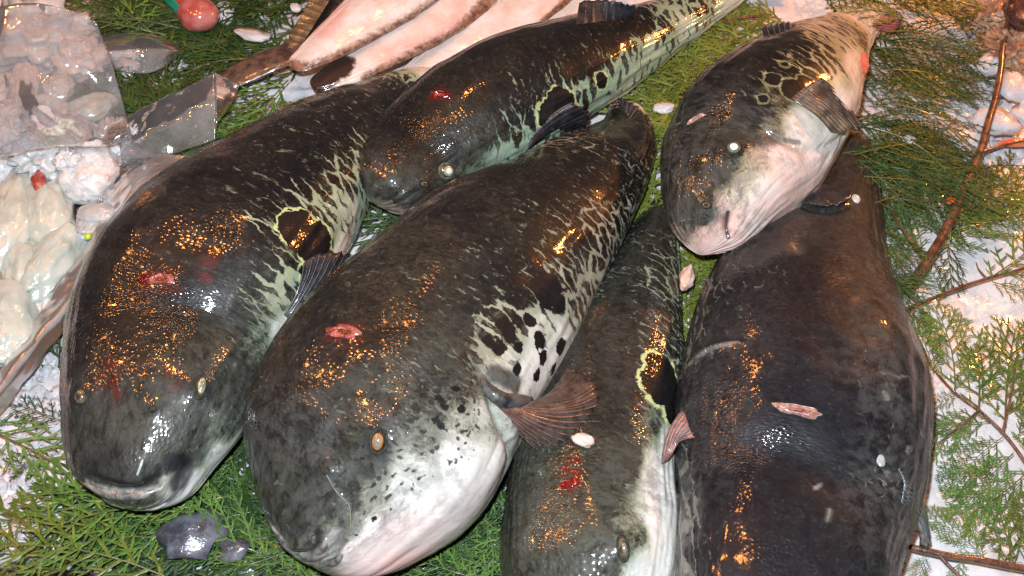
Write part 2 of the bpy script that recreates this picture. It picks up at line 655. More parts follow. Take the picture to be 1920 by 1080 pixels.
    # ---- parts that sit on the skin
    def frame(s, x, y, x2, y2):
        p, nn = s.hit(x, y)
        q, _ = s.hit(x2, y2)
        t = q - p
        t = unit(t - nn * (t @ nn))
        return p, nn, t, np.cross(nn, t)

    def eye(s, x, y, x2, y2, r, ratio, mats, sink=0.35, name='eye'):
        """(x2, y2) lies along the long axis; mats = (ball, iris, pupil, lid)"""
        p, nn, t, b = s.frame(x, y, x2, y2)
        def disc(rr, h, z, k=10, m=28, dome=1.0):
            rad = np.linspace(0, 1, k)[:, None]
            an = (np.arange(m) * 2 * np.pi / m)[None]
            zz = z + h * np.sqrt(np.clip(1 - rad ** 2 * dome, 0, 1)) * np.ones_like(an)
            P = p + t * (rr * rad * np.cos(an))[..., None] + b * (rr * ratio * rad * np.sin(an))[..., None] + nn * zz[..., None]
            return P.reshape(-1, 3), grid_faces(k, m, True)
        V, F = disc(r, r * 0.62, -r * 0.18)
        ball = mk(name, V, F, mats[0], s.root)
        V, F = disc(r * 0.72, r * 0.5, r * 0.00, dome=0.55)
        V = V + nn * r * 0.02
        mk('iris', V, F, mats[1], ball)
        V, F = disc(r * 0.44, r * 0.34, r * 0.24, dome=0.5)
        mk('pupil', V, F, mats[2], ball)
        # lid: a low fleshy ring
        an = np.linspace(0, 2 * np.pi, 36, endpoint=False)
        rr = np.linspace(0, 2 * np.pi, 10, endpoint=False)
        ct = p + t * (r * 1.06 * np.cos(an))[:, None] + b * (r * 1.06 * ratio * np.sin(an))[:, None]
        outd = unit(ct - p)
        V = ct[:, None] + outd[:, None] * (np.cos(rr) * r * 0.15)[None, :, None] + nn * (np.sin(rr) * r * 0.10 - r * .13)[None, :, None]
        V = np.vstack([V, V[:1]]).reshape(-1, 3)
        mk('eyelid', V, grid_faces(37, 10, True), mats[3], ball)
        return ball

    def cut(s, x, y, x2, y2, L, wdt, mats, name='cut', raise_=0.0012, gape=0.45, inner=True):
        """a small knife cut: raised flesh lips round a dark slit; L half length, wdt half width in metres"""
        p, nn, t, b = s.frame(x, y, x2, y2)
        k, m = 14, 40
        rad = np.linspace(0, 1.15, k)[:, None]
        an = (np.arange(m) * 2 * np.pi / m)[None]
        sx = np.sign(np.cos(an)) * np.abs(np.cos(an)) ** 0.85
        h = raise_ * (np.exp(-((rad - 0.72) / 0.22) ** 2) * 1.5 - np.exp(-(rad / gape) ** 2) * 0.5 + 0.2 - 0.9 * sm(0.85, 1.15, rad))
        wb = 1 + 0.38 * noise3(np.stack([np.cos(an) * 2 + rad, np.sin(an) * 2 + 0 * rad, 0 * rad + x * 0.1 + 0 * an], -1), 5)
        P = p + t * (L * rad * sx * wb)[..., None] + b * (wdt * rad * np.sin(an) * wb)[..., None] + nn * (h + 0 * an)[..., None]
        # follow the skin
        Pf = P.reshape(-1, 3)
        o = mk(name, Pf, grid_faces(k, m, True), mats[0], s.root)
        if inner:
            rad = np.linspace(0, 1, 6)[:, None]
            P = p + t * (L * 0.62 * rad * sx)[..., None] + b * (wdt * gape * 0.75 * rad * np.sin(an))[..., None] + nn * (raise_ * 0.75 + 0 * rad * an)[..., None]
            mk('slit', P.reshape(-1, 3), grid_faces(6, m, True), mats[1], o)
        return o


def fin(parent, base, tips, mats, rays=12, name='pectoral_fin', lift=0.0, curve=0.0, wave=0.0012, thick=0.0007, ray_r=0.0007, sub=6):
    """base, tips: lists of world points; a membrane between them pleated over separate fin rays"""
    nb = rays * 4 + 1
    B, _ = catmull(np.array(base), nb)
    Tp, _ = catmull(np.array(tips), nb)
    k = 14
    v = np.linspace(0, 1, k)
    n0 = unit(np.cross(B[-1] - B[0], (Tp[nb // 2] - B[nb // 2])))
    if n0[2] < 0:
        n0 = -n0
    u = np.linspace(0, 1, nb)
    pl = np.cos(u * rays * 2 * np.pi)
    G = B[:, None] * (1 - v)[None, :, None] + Tp[:, None] * v[None, :, None]
    rag = 1 + 0.05 * noise3(np.stack([u * 30, u * 0, u * 0], -1), 9)
    G = B[:, None] + (G - B[:, None]) * (1 - (1 - rag)[:, None, None] * v[None, :, None])
    h = lift * np.sin(np.pi * v)[None, :] + curve * (v ** 2)[None, :] + wave * pl[:, None] * (v ** 0.7)[None, :]
    G = G + n0 * h[..., None]
    G = G + n0 * (fbm(G, 60, 2, 4) * 0.001 * v[None, :])[..., None]
    V, F = slab(G, thick)
    o = mk(name, V, F, mats[0], parent)
    for i in range(rays + 1):
        j = min(i * 4, nb - 1)
        P = G[j] + n0 * ray_r * 0.5
        V, F = tube(P, np.linspace(ray_r * 1.2, ray_r * 0.45, k), 6)
        mk('fin_ray', V, F, mats[1], o)
    return o


# shared small materials
M_FLESH = mat_simple('cut_flesh', (0.17, 0.018, 0.018), (0.38, 0.13, 0.11), 0.3, 260, 0.0008, 400, coat=0.4)
M_FLESHPALE = mat_simple('pale_cut_flesh', (0.28, 0.12, 0.09), (0.46, 0.32, 0.26), 0.25, 300, 0.0003, 400, coat=0.8)
M_RED = mat_simple('fresh_blood', (0.20, 0.006, 0.006), (0.09, 0.004, 0.004), 0.15, 300, 0.0002, 300, coat=1.0)
M_SLIT = mat_simple('cut_inside', (0.05, 0.006, 0.006), (0.12, 0.015, 0.012), 0.2, 300, 0.0002, 300, coat=1.0)
M_EYEBALL = mat_simple('eyeball', (0.05, 0.045, 0.03), (0.13, 0.12, 0.08), 0.1, 200, 0.0001, 200, coat=1.0)
M_IRIS_O = mat_simple('orange_iris', (0.26, 0.10, 0.035), (0.38, 0.19, 0.08), 0.15, 500, 0.0001, 400, coat=1.0)
M_IRIS_G = mat_simple('green_grey_iris', (0.22, 0.26, 0.16), (0.40, 0.42, 0.30), 0.15, 500, 0.0001, 400, coat=1.0)
M_IRIS_D = mat_simple('dull_brown_iris', (0.10, 0.07, 0.04), (0.22, 0.17, 0.08), 0.15, 500, 0.0001, 400, coat=1.0)
M_PUPIL = mat_simple('clouded_pupil', (0.15, 0.16, 0.14), (0.27, 0.25, 0.18), 0.08, 500, 0.00005, 300, coat=1.0)
M_PUPIL_D = mat_simple('dark_pupil', (0.02, 0.02, 0.02), (0.05, 0.05, 0.04), 0.05, 500, 0.00005, 300, coat=1.0)
M_PUPIL_W = mat_simple('white_pupil', (0.80, 0.82, 0.80), (0.75, 0.75, 0.7), 0.05, 500, 0.00005, 300, coat=1.0)
M_LID = mat_simple('eyelid_skin', (0.02, 0.018, 0.015), (0.05, 0.048, 0.035), 0.6, 300, 0.0003, 500, spec=.12)
M_LIDPALE = mat_simple('pale_eyelid_skin', (0.07, 0.08, 0.055), (0.16, 0.17, 0.13), 0.6, 300, 0.0003, 500, spec=.12)
M_FINDARK = mat_simple('dark_fin_skin', (0.010, 0.011, 0.014), (0.035, 0.036, 0.042), 0.35, 120, 0.0004, 500, coat=0.6)
M_FINBROWN = mat_simple('brown_fin_skin', (0.036, 0.024, 0.021), (0.085, 0.060, 0.050), 0.35, 140, 0.0004, 500, coat=0.6)
M_RAYBROWN = mat_simple('red_brown_fin_ray', (0.10, 0.050, 0.040), (0.19, 0.11, 0.085), 0.3, 200, 0.0003, 500, coat=0.7)
M_RAYDARK = mat_simple('grey_fin_ray', (0.05, 0.055, 0.065), (0.12, 0.13, 0.14), 0.3, 200, 0.0003, 500, coat=0.7)
M_FINRED = mat_simple('reddish_fin_skin', (0.24, 0.09, 0.075), (0.36, 0.20, 0.17), 0.35, 140, 0.0004, 500, coat=0.6)
M_FINPINK = mat_simple('pink_fin_skin', (0.70, 0.16, 0.12), (0.75, 0.30, 0.24), 0.35, 140, 0.0003, 500, coat=0.6)
M_BARB = mat_simple('pale_barb', (0.40, 0.47, 0.50), (0.5, 0.55, 0.55), 0.3, 100, 0.0002, 300, coat=0.6)

# ---------------- left fish
A = Fish('pufferfish', 'leftmost dark pufferfish with a blue-grey mouth and two eyes showing, beside the plastic bag',
         [(242, 950, 84, 0.052), (258, 885, 128, 0.070), (288, 775, 168, 0.080), (325, 660, 196), (380, 540, 212), (450, 455, 196), (530, 370, 160), (620, 285, 118), (705, 225, 82), (775, 185, 58), (840, 170, 42)], roll=-0.15, cap=0.36, aspect=0.82)
# ---------------- centre fish
B = Fish('pufferfish', 'big central pufferfish with an orange eye, spotted white flank and fanned brown fin',
         [(580, 1050, 98, 0.052), (620, 978, 174, 0.074), (668, 885, 232), (725, 765, 245), (800, 660, 232), (870, 575, 215), (945, 490, 188), (1040, 400, 140), (1120, 325, 98), (1172, 268, 62), (1180, 225, 44), (1160, 196, 30)],
         z0=0.012, roll=-0.30, cap=0.33, aspect=0.80)
C = Fish('pufferfish', 'upper middle pufferfish with a cloudy eye, lying with its snout behind the central fish',
         [(700, 380, 50, 0.060), (724, 347, 76, 0.065), (768, 298, 97), (835, 245, 112), (930, 190, 119), (1040, 140, 108), (1130, 103, 85), (1220, 62, 58), (1300, 20, 42), (1370, -20, 32), (1440, -60, 24)],
         z0=0.018, roll=-0.25, cap=0.38, aspect=0.80)
D = Fish('pufferfish', 'olive pufferfish squeezed between the central and right fish, a black eyespot ringed in yellow green',
         [(1090, 1200, 70, 0.03), (1095, 1110, 148, 0.05), (1100, 1010, 166), (1104, 900, 162), (1122, 790, 150), (1150, 690, 134), (1180, 590, 104), (1205, 510, 76), (1225, 450, 52), (1240, 405, 36), (1250, 370, 26)],
         z0=0.0, roll=-0.20, cap=0.5, aspect=0.80)
E = Fish('pufferfish', 'largest blackish pufferfish at bottom right with a pale lens shaped cut on its back',
         [(1450, 1310, 130, 0.076), (1455, 1190, 184, 0.080), (1465, 1060, 200, 0.076), (1482, 940, 222), (1500, 820, 236), (1506, 710, 228), (1503, 610, 200), (1512, 520, 160), (1545, 430, 108), (1580, 355, 66), (1598, 295, 42), (1606, 250, 30)],
         z0=0.0, roll=0.22, cap=0.5, aspect=0.69)
Fq = Fish('pufferfish', 'upper right pufferfish rolled over to show its white belly and pinkish chin',
          [(1312, 478, 40, 0.080), (1321, 440, 76, 0.088), (1343, 375, 112, 0.095), (1385, 300, 146), (1430, 238, 150), (1480, 178, 134), (1535, 115, 92), (1585, 68, 54), (1625, 40, 34), (1655, 20, 24)],
          z0=0.030, roll=-0.75, cap=0.36, aspect=0.82)

def Z(*pts, v=0.0):
    return [(x, y, v) for x, y in pts]


# ================= left fish
f = A
f.ridge([(160, 908), (205, 928), (255, 936), (300, 925), (312, 900)], 0.0040, 0.0030)
f.ridge([(175, 890), (215, 908), (262, 912), (292, 896)], 0.0028, -0.0036)
f.ridge([(150, 925), (200, 948), (262, 957), (318, 940), (340, 905)], 0.0024, -0.0026)
f.push(235, 880, 0.022, 0.006)
f.push(375, 728, 0.016, 0.004)
f.push(152, 742, 0.014, 0.005)
f.push(285, 765, 0.007, 0.003)
f.ridge([(330, 900), (350, 880), (352, 850)], 0.005, -0.003)
f.push(440, 800, 0.03, 0.004)
f.refresh()
f.field('pale', [(560, 390, .44), (640, 330, .46), (620, 430, .56), (500, 400, .34), (700, 290, .48), (450, 330, .22), (600, 250, .18), (420, 600, .12), (470, 560, .34),
                 (520, 560, .55), (480, 640, .48), (430, 700, .14), (430, 800, .42), (405, 850, .85), (350, 905, 1.0), (440, 840, 1.0), (480, 720, .36), (700, 220, .2), (560, 300, .26), (640, 480, .85),
                 (530, 620, .95), (660, 400, .75), (360, 850, .2), (740, 190, .2)]
        + Z((380, 400), (300, 450), (250, 600), (280, 800), (200, 700), (160, 820), (340, 560), (400, 480), (330, 760), (250, 880), (400, 290), (200, 500), (140, 700), (380, 650)), bottom=1.0)
f.field('olive', [(300, 820, .95), (200, 860, .7), (400, 760, .9), (440, 680, .7), (360, 700, .6), (480, 600, .4), (150, 900, .5), (250, 650, .1)] + Z((300, 450), (400, 350), (500, 300), (560, 400), (330, 560), (160, 600)))
f.field('brown', [(250, 450, .5), (330, 350, .6), (420, 290, .55), (240, 640, .45), (170, 560, .5), (560, 210, .5)] + Z((500, 420), (400, 560), (600, 350), (300, 820), (450, 450)))
f.field('smoke', [(440, 760, .9), (460, 700, .7), (400, 830, .8), (350, 880, .7), (500, 600, .3)] + Z((300, 600), (450, 850), (560, 350), (600, 450), (380, 900)))
f.field('prick', [(300, 560, 1.3), (330, 620, 1.5), (210, 600, 1.3), (240, 680, 1.3), (390, 400, 1.1), (360, 460, 1.1), (600, 300, .3), (270, 790, .9), (230, 860, .9), (350, 900, 0), (430, 780, .2), (450, 600, .05), (400, 575, .3), (165, 660, 1.1), (500, 420, .3), (450, 300, .5)])
f.ocellus([(560, 432, .021), (590, 460, .023), (606, 498, .020), (585, 520, .016)])
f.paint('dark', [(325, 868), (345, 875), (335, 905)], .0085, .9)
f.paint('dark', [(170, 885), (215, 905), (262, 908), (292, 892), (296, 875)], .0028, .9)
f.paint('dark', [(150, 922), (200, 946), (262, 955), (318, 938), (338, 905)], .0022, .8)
f.paint('lip', [(165, 906), (205, 922), (255, 927), (298, 918), (308, 898)],   .0034, .85)
f.paint('lip', [(128, 855), (136, 890), (160, 912)], .0022, .6)
f.paint('lip', [(170, 937), (215, 958), (262, 966)], .0020, .5)
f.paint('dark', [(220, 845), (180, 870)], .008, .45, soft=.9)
f.paint('blood', [(205, 690), (212, 740)], .007, .8, soft=.9)
f.paint('blood', [(318, 690), (325, 720)], .005, .6, soft=.9)
f.paint('blood', [(400, 470), (385, 520)], .006, .6, soft=.9)
f.paint('soft', [(300, 800), (430, 760), (455, 720)], .06, 1, soft=.5)
f.paint('soft', [(350, 890), (440, 830)], .03, 1, soft=.5)
f.att['pale'] -= .09 * (f.att['pale'] < .75) * (1 - f.att['soft'])
f.paint('blood', [(285, 524), (330, 528)], .008, .8, soft=.8)
f.paint('dark', (376, 726), .0105, .75, soft=.7)
f.paint('dark', (152, 742), .0080, .6, soft=.7)
f.done(fish_material('left_fish_skin', cell=105, stretch=2.8, angle=R(86), seed=1.3))
f.eye(376, 726, 379, 700, .0088, .45, (M_EYEBALL, M_IRIS_G, M_PUPIL, M_LID))
f.eye(152, 742, 152, 760, .0058, .8, (M_EYEBALL, M_IRIS_D, M_PUPIL_D, M_LID))
f.eye(285, 766, 300, 766, .0034, .8, (M_LID, M_LID, M_LID, M_LID), name='nostril')
f.cut(304, 522, 335, 524, .0108, .0045, (M_FLESH, M_SLIT), raise_=.0006)
f.cut(268, 520, 285, 516, .006, .003, (M_RED, M_SLIT), inner=False)
V, F_ = tube(catmull([f.on(268, 862, .001), f.on(264, 874, .003), f.on(259, 890, .001)], 8)[0], .0011)
mk('barb', V, F_, M_BARB, f.root)
fin(f.root, [f.on(533, 590, 0), f.on(540, 600, .002), f.on(550, 612, .002)], [f.on(562, 495, .006), f.on(596, 474, .010), f.on(632, 480, .011), f.on(648, 520, .010)], (M_FINDARK, M_RAYDARK), rays=11, lift=.004)

M_LIP = mat_simple('lip_skin', (0.05, 0.05, 0.055), (0.34, 0.32, 0.29), .3, 75, .0010, 220, coat=.5)


def lip(f, pts, r, off, name='lip', mat=None):
    C_, _ = catmull([f.on(x_, y_, off) for x_, y_ in pts], 40)
    C_ = C_ + np.stack([fbm(C_, 70, 2, 31), fbm(C_, 70, 2, 32), fbm(C_, 70, 2, 33)], -1) * .0006
    rr = r * np.sin(np.linspace(.25, math.pi - .25, 40)) ** .6 * (1 + .18 * fbm(C_, 60, 2, 35))
    V, F = tube(C_, rr, 14)
    mk(name, V, F, mat or M_LIP, f.root)


lip(A, [(150, 902), (200, 925), (255, 931), (300, 918), (310, 893)], .0042, -.0018)
lip(A, [(172, 931), (225, 950), (285, 947), (322, 922)], .0034, -.0018)
# ================= centre fish
f = B
f.ridge([(470, 1005), (520, 1034), (570, 1040), (600, 1020)], 0.0024, -0.005)
f.ridge([(478, 990), (525, 1018), (565, 1022), (590, 1005)], 0.004, 0.004)
f.ridge([(500, 1042), (560, 1058), (615, 1050), (650, 1015)], 0.0022, -0.004)
f.ridge([(620, 1030), (640, 1005), (640, 975)], 0.002, -0.003)
f.push(707, 828, .018, .005)
f.push(740, 780, .022, .004)
f.push(612, 882, .008, .003)
f.push(880, 880, .045, .008)
f.ridge([(900, 700), (935, 790), (950, 860)], .007, -.008)
f.ridge([(620, 890), (650, 940), (655, 990)], .0012, -.0016)
f.ridge([(600, 760), (660, 700), (740, 660)], .02, .002)
f.refresh()
f.field('pale', [(1080, 430, .33), (1130, 450, .43), (1180, 400, .42), (1060, 520, .42), (1000, 540, .25), (1100, 560, .6), (960, 610, .40), (950, 660, .70), (1010, 620, .74), (1050, 650, .80), (1000, 690, .86), (940, 690, .72),
                 (870, 730, .36), (860, 790, .66), (905, 770, .72), (850, 850, .95), (770, 880, .78), (700, 930, .62), (900, 900, 1.1), (780, 980, 1.1), (860, 950, 1.1), (660, 1030, .85), (580, 1055, .62), (500, 1030, .58), (640, 985, .5), (540, 1055, .65), (600, 1020, .5),
                 (720, 1000, 1.1), (690, 1050, 1.1), (760, 930, .95), (1195, 330, .34), (1150, 330, .15), (1190, 250, .1), (1165, 215, .1), (800, 820, .50), (820, 760, .40), (930, 640, .5)]
        + Z((600, 650), (700, 600), (800, 450), (900, 400), (1000, 330), (560, 800), (500, 850), (470, 930), (620, 880), (560, 960), (700, 770), (680, 860), (640, 920)) + Z((760, 700), (850, 600), (900, 520), (1000, 440), (850, 680), v=.14), bottom=1.1)
f.field('brown', [(800, 470, .75), (700, 560, .7), (900, 400, .55), (640, 640, .6), (1000, 330, .5), (880, 560, .45), (590, 700, .35), (1040, 420, .2)] + Z((560, 850), (650, 900), (1100, 350), (1000, 560), (1180, 250)))
f.field('olive', [(680, 880, .8), (620, 930, .65), (780, 740, .75), (830, 780, .9), (760, 830, .8), (540, 900, .5), (600, 850, .35), (840, 700, .5)] + Z((700, 600), (900, 400), (1000, 560), (1100, 400), (560, 720), (950, 650)))
f.field('pink', [(780, 1010, .55), (690, 1045, .6), (880, 940, .3), (730, 1060, 1), (500, 1030, 0), (560, 1052, 0), (600, 1010, 0), (640, 985, 0)] + Z((1000, 650), (850, 850), (750, 900), (920, 860)))
f.field('dots', [(700, 920, .9), (840, 850, .85), (760, 890, .75), (640, 960, .6), (860, 800, .8), (800, 780, .9), (780, 520, .55), (880, 430, .5), (900, 520, .5), (720, 620, .4), (1000, 380, .45)] + Z((800, 1000), (700, 1030), (900, 940), (1000, 650), (700, 600), (1100, 400), (860, 920)))
f.field('smoke', [(660, 970, .9), (720, 920, .8), (600, 1010, .8), (520, 1020, .6), (850, 890, .5), (780, 850, .8), (830, 930, .35), (780, 700, .4)] + Z((820, 1010), (900, 900), (1000, 650), (1100, 400), (700, 600), (710, 1060)))
f.field('prick', [(600, 740, 1.6), (560, 770, 1.6), (640, 700, 1.5), (700, 690, 1.2), (800, 500, .7), (700, 570, .7), (900, 430, .4), (1000, 350, .3), (640, 840, 1.1), (620, 900, .8), (520, 930, .1), (560, 1040, 0), (800, 980, .05), (850, 820, .2), (1100, 450, .3), (1000, 640, .1)])
f.ocellus([(1030, 545, .015), (1052, 570, .009)], rim=0)
for x, y, r in ((958, 628, .0075), (992, 600, .006), (1012, 640, .0075), (1055, 645, .0085), (940, 655, .006), (975, 650, .005), (1018, 672, .006), (1005, 705, .006), (968, 690, .006), (1040, 690, .006), (945, 608, .006), (915, 640, .006)):
    f.ocellus([(x, y, r)], rim=0)
for x, y, r in ((838, 760, .0045), (822, 742, .003), (830, 800, .0035), (868, 770, .003), (852, 728, .004), (812, 788, .003), (700, 972, .0015), (668, 1004, .0015)):
    f.ocellus([(x, y, r)], rim=0)
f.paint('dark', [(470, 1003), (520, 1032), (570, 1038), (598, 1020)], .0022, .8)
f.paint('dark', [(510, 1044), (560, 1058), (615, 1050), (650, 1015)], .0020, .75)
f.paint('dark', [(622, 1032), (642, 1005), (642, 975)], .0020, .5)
f.paint('lip', [(470, 1020), (520, 1046), (575, 1052), (615, 1038), (628, 1008)], .0070, .95, soft=.5)
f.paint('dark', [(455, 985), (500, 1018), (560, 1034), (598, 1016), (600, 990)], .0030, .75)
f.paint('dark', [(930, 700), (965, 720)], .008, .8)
f.paint('soft', [(620, 960), (740, 870), (860, 880)], .085, 1, soft=.35)
f.paint('soft', [(800, 790), (860, 800)], .03, 1, soft=.6)
f.att['pale'] -= .05 * (f.att['pale'] < .6) * (1 - f.att['soft'])
f.paint('blood', [(632, 626), (668, 630)], .0085, .8, soft=.8)
f.paint('dark', (707, 828), .0105, .7, soft=.7)
f.done(fish_material('centre_fish_skin', cell=100, stretch=2.6, angle=R(98), seed=2.9, brown=(0.043, 0.034, 0.022), pale=(0.36, 0.38, 0.28), mott=0.7))
f.eye(707, 828, 712, 808, .0082, .68, (M_LID, M_IRIS_O, M_PUPIL, M_LID))
f.eye(610, 882, 625, 890, .0036, .8, (M_LID, M_LID, M_LID, M_LID), name='nostril')
f.cut(647, 622, 672, 624, .0112, .0052, (M_FLESH, M_SLIT), raise_=.0006)
b0 = [f.on(905, 725, -.002), f.on(925, 748, .002), f.on(960, 765, .004), f.on(990, 752, .004)]
fin(f.root, b0, [px(1010, 842, .080), px(1060, 836, .088), px(1100, 800, .095), px(1118, 745, .100), px(1100, 705, .100), px(1060, 690, .098)],
    (M_FINBROWN, M_RAYBROWN), rays=15, lift=.006, wave=.0016, ray_r=.0011)
lip(f, [(462, 1004), (505, 1036), (560, 1048), (600, 1036), (614, 1004)], .0048, -.0020)
lip(f, [(500, 1044), (560, 1064), (622, 1058), (656, 1026)], .0040, -.0020)
V, F_ = tube(catmull([f.on(x_, y_, .0006) for x_, y_ in ((612, 890), (630, 920), (652, 948), (658, 972), (657, 1000))], 24)[0], .0004)
mk('slime_thread', V, F_, mat_simple('slime', (0.16, 0.15, 0.11), (0.24, 0.22, 0.16), .3, 200, .0002, 300, coat=.8), f.root)
# fleshy root of the fin
V, F_ = tube(catmull([f.on(902, 695, -.004), f.on(912, 728, .002), f.on(945, 752, .004), f.on(990, 748, .002)], 16)[0], .0060 * np.sin(np.linspace(.4, 2.7, 16)), 12)
mk('fin_root', V, F_, mat_simple('fin_root_skin', (0.014, 0.014, 0.016), (0.12, 0.12, 0.115), .5, 60, .0005, 300, coat=.25), f.root)
fin(f.root, [f.on(1180, 222, 0), f.on(1165, 205, .003), f.on(1150, 200, 0)], [px(1195, 200, .05), px(1160, 184, .052), px(1138, 215, .05)], (M_FINDARK, M_RAYDARK), rays=7, name='tail_fin')

# ================= upper middle fish
f = C
f.push(837, 322, .017, .005)
f.push(795, 345, .007, .003)
f.push(720, 350, .02, .003)
f.ridge([(672, 372), (700, 398), (740, 398)], .002, -.003)
f.refresh()
f.field('pale', [(960, 230, .42), (1000, 180, .30), (1080, 190, .55), (1130, 170, .65), (1180, 130, .70), (1100, 120, .28), (1230, 90, .75), (1150, 70, .22), (1290, 45, .85), (1300, 15, .5), (930, 300, .75), (1000, 270, .75),
                 (880, 335, .7), (900, 250, .25), (845, 335, .45), (720, 390, .7), (1150, 190, .9), (1240, 50, .45), (1060, 230, .6), (1200, 40, .2)]
        + Z((800, 180), (900, 120), (1000, 70), (740, 280), (700, 330), (770, 340), (1060, 60), (850, 250), (790, 240), (900, 180)), bottom=1.0)
f.field('brown', [(760, 250, .8), (850, 130, .6), (720, 310, .6), (800, 200, .6), (950, 80, .5)] + Z((1000, 200), (850, 300), (1100, 100), (1200, 50)))
f.field('olive', [(860, 330, .95), (900, 300, .7), (790, 350, .5), (830, 290, .4)] + Z((760, 250), (900, 150), (1000, 200), (1200, 50)))
f.field('smoke', [(900, 320, .5), (720, 385, .7)] + Z((1100, 180), (800, 250), (1250, 70), (980, 280)))
f.field('pink', [(715, 395, .9), (690, 380, .4)] + Z((900, 320), (1100, 180)))
f.field('prick', [(760, 260, 1.7), (730, 320, 1.3), (800, 240, 1.3), (780, 350, 1.4), (850, 180, .5), (1000, 100, .25), (850, 320, .3), (1100, 150, .3)])
f.ocellus([(1050, 195, .017), (1030, 215, .014), (1065, 220, .014)], rim=.8)
f.ocellus([(1130, 150, .008)], rim=.8)
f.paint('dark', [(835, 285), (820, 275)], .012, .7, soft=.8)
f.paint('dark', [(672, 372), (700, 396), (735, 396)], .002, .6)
f.paint('soft', [(700, 390), (860, 330)], .035, 1, soft=.5)
f.att['pale'] -= .09 * (f.att['pale'] < .9)
f.paint('blood', (826, 180), .010, .7, soft=.8)
f.paint('dark', (838, 322), .0100, .55, soft=.7)
f.done(fish_material('upper_fish_skin', cell=105, stretch=2.8, angle=R(80), seed=4.1, pale=(0.28, 0.42, 0.29), white=(0.45, 0.56, 0.50)))
f.eye(838, 322, 848, 322, .0076, .85, (M_EYEBALL, M_IRIS_G, M_PUPIL_W, M_LIDPALE))
f.eye(795, 344, 805, 348, .0040, .7, (M_LID, M_IRIS_D, M_LID, M_LID), name='nostril')
f.cut(825, 178, 848, 180, .0105, .0045, (M_RED, M_FLESH))
fin(f.root, [f.on(975, 300, 0), f.on(985, 278, .003), f.on(992, 262, .002)], [f.on(1048, 268, .008), f.on(1085, 240, .012), f.on(1082, 200, .012), f.on(1060, 190, .010)], (M_FINDARK, M_RAYDARK), rays=11, lift=.004)
fin(f.root, [f.on(1080, 60, -.006), f.on(1130, 45, -.006), f.on(1190, 30, -.005)], [px(1086, 4, .102), px(1130, 0, .102), px(1190, 10, .095)], (M_FINDARK, M_FINDARK), rays=8, wave=.0005, name='dorsal_fin')

te = C.C[-4]
fin(C.root, [te + np.array([-.004, .012, 0]), te, te + np.array([.004, -.012, 0])], [te + np.array([.035, .050, .0]), te + np.array([.055, .018, .002]), te + np.array([.058, -.010, .0])], (M_FINDARK, M_RAYDARK), rays=9, name='tail_fin')
# ================= olive fish, bottom centre
f = D
f.push(1150, 1000, .030, .005)
f.push(1170, 1030, .014, .004)
f.refresh()
f.field('pale', [(1245, 900, 1.1), (1240, 1000, 1.1), (1215, 1060, .9), (1255, 830, .9), (1262, 960, 1.1), (1230, 600, .32), (1250, 540, .42), (1265, 640, .42), (1245, 480, .4), (1190, 560, .22), (1225, 450, .3), (1240, 410, 0), (1248, 380, 0), (1180, 480, .27), (1200, 700, .15), (1225, 790, .5), (1195, 1000, .5)]
        + Z((1100, 900), (1000, 950), (1100, 1040), (1150, 850), (980, 1050), (1120, 620), (1140, 740)), bottom=1.1)
f.field('olive', [(1100, 1000, .95), (1000, 1000, .75), (1160, 880, .85), (1170, 1050, 1), (1050, 900, .6), (1200, 950, .8)] + Z((1150, 600), (1200, 650), (1100, 780)))
f.field('brown', [(1100, 900, .8), (960, 950, .7), (1120, 700, .6), (1180, 600, .5), (1220, 480, .5)] + Z((1240, 900), (1220, 760)))
f.field('smoke', [(1215, 930, .7), (1100, 1050, .3), (1240, 800, .4)] + Z((1250, 1000), (1100, 800)))
f.field('prick', [(1000, 900, 1.0), (1120, 800, 1.1), (1090, 1050, 1.4), (1160, 650, .8), (1240, 900, .1), (1160, 980, .3)])
f.ocellus([(1240, 690, .014), (1246, 720, .021), (1262, 745, .018), (1262, 770, .014)], rim=1)
f.ocellus([(1262, 800, .009)], rim=1)
f.paint('blood', [(1072, 872), (1066, 905)], .008, 1.0)
f.paint('soft', [(1150, 1080), (1200, 900)], .07, 1, soft=.4)
f.att['pale'] -= .05 * (f.att['pale'] < .6)
f.paint('dark', (1168, 1030), .0100, .5, soft=.7)
f.done(fish_material('olive_fish_skin', cell=105, stretch=2.6, angle=R(75), seed=6.6, brown=(0.050, 0.045, 0.030), mott=.7, ring=.0028))
f.eye(1168, 1030, 1172, 1058, .0085, .45, (M_EYEBALL, M_EYEBALL, M_PUPIL, M_LID))
f.cut(1068, 905, 1080, 906, .0065, .0042, (M_RED, M_SLIT), inner=False, raise_=.0006)
fin(f.root, [f.on(1240, 872, .001), f.on(1246, 862, .004), f.on(1252, 850, .004)], [px(1282, 770, .092), px(1306, 764, .097), px(1316, 790, .099), px(1300, 822, .098)], (M_FINRED, M_RAYDARK), rays=8, lift=.004)

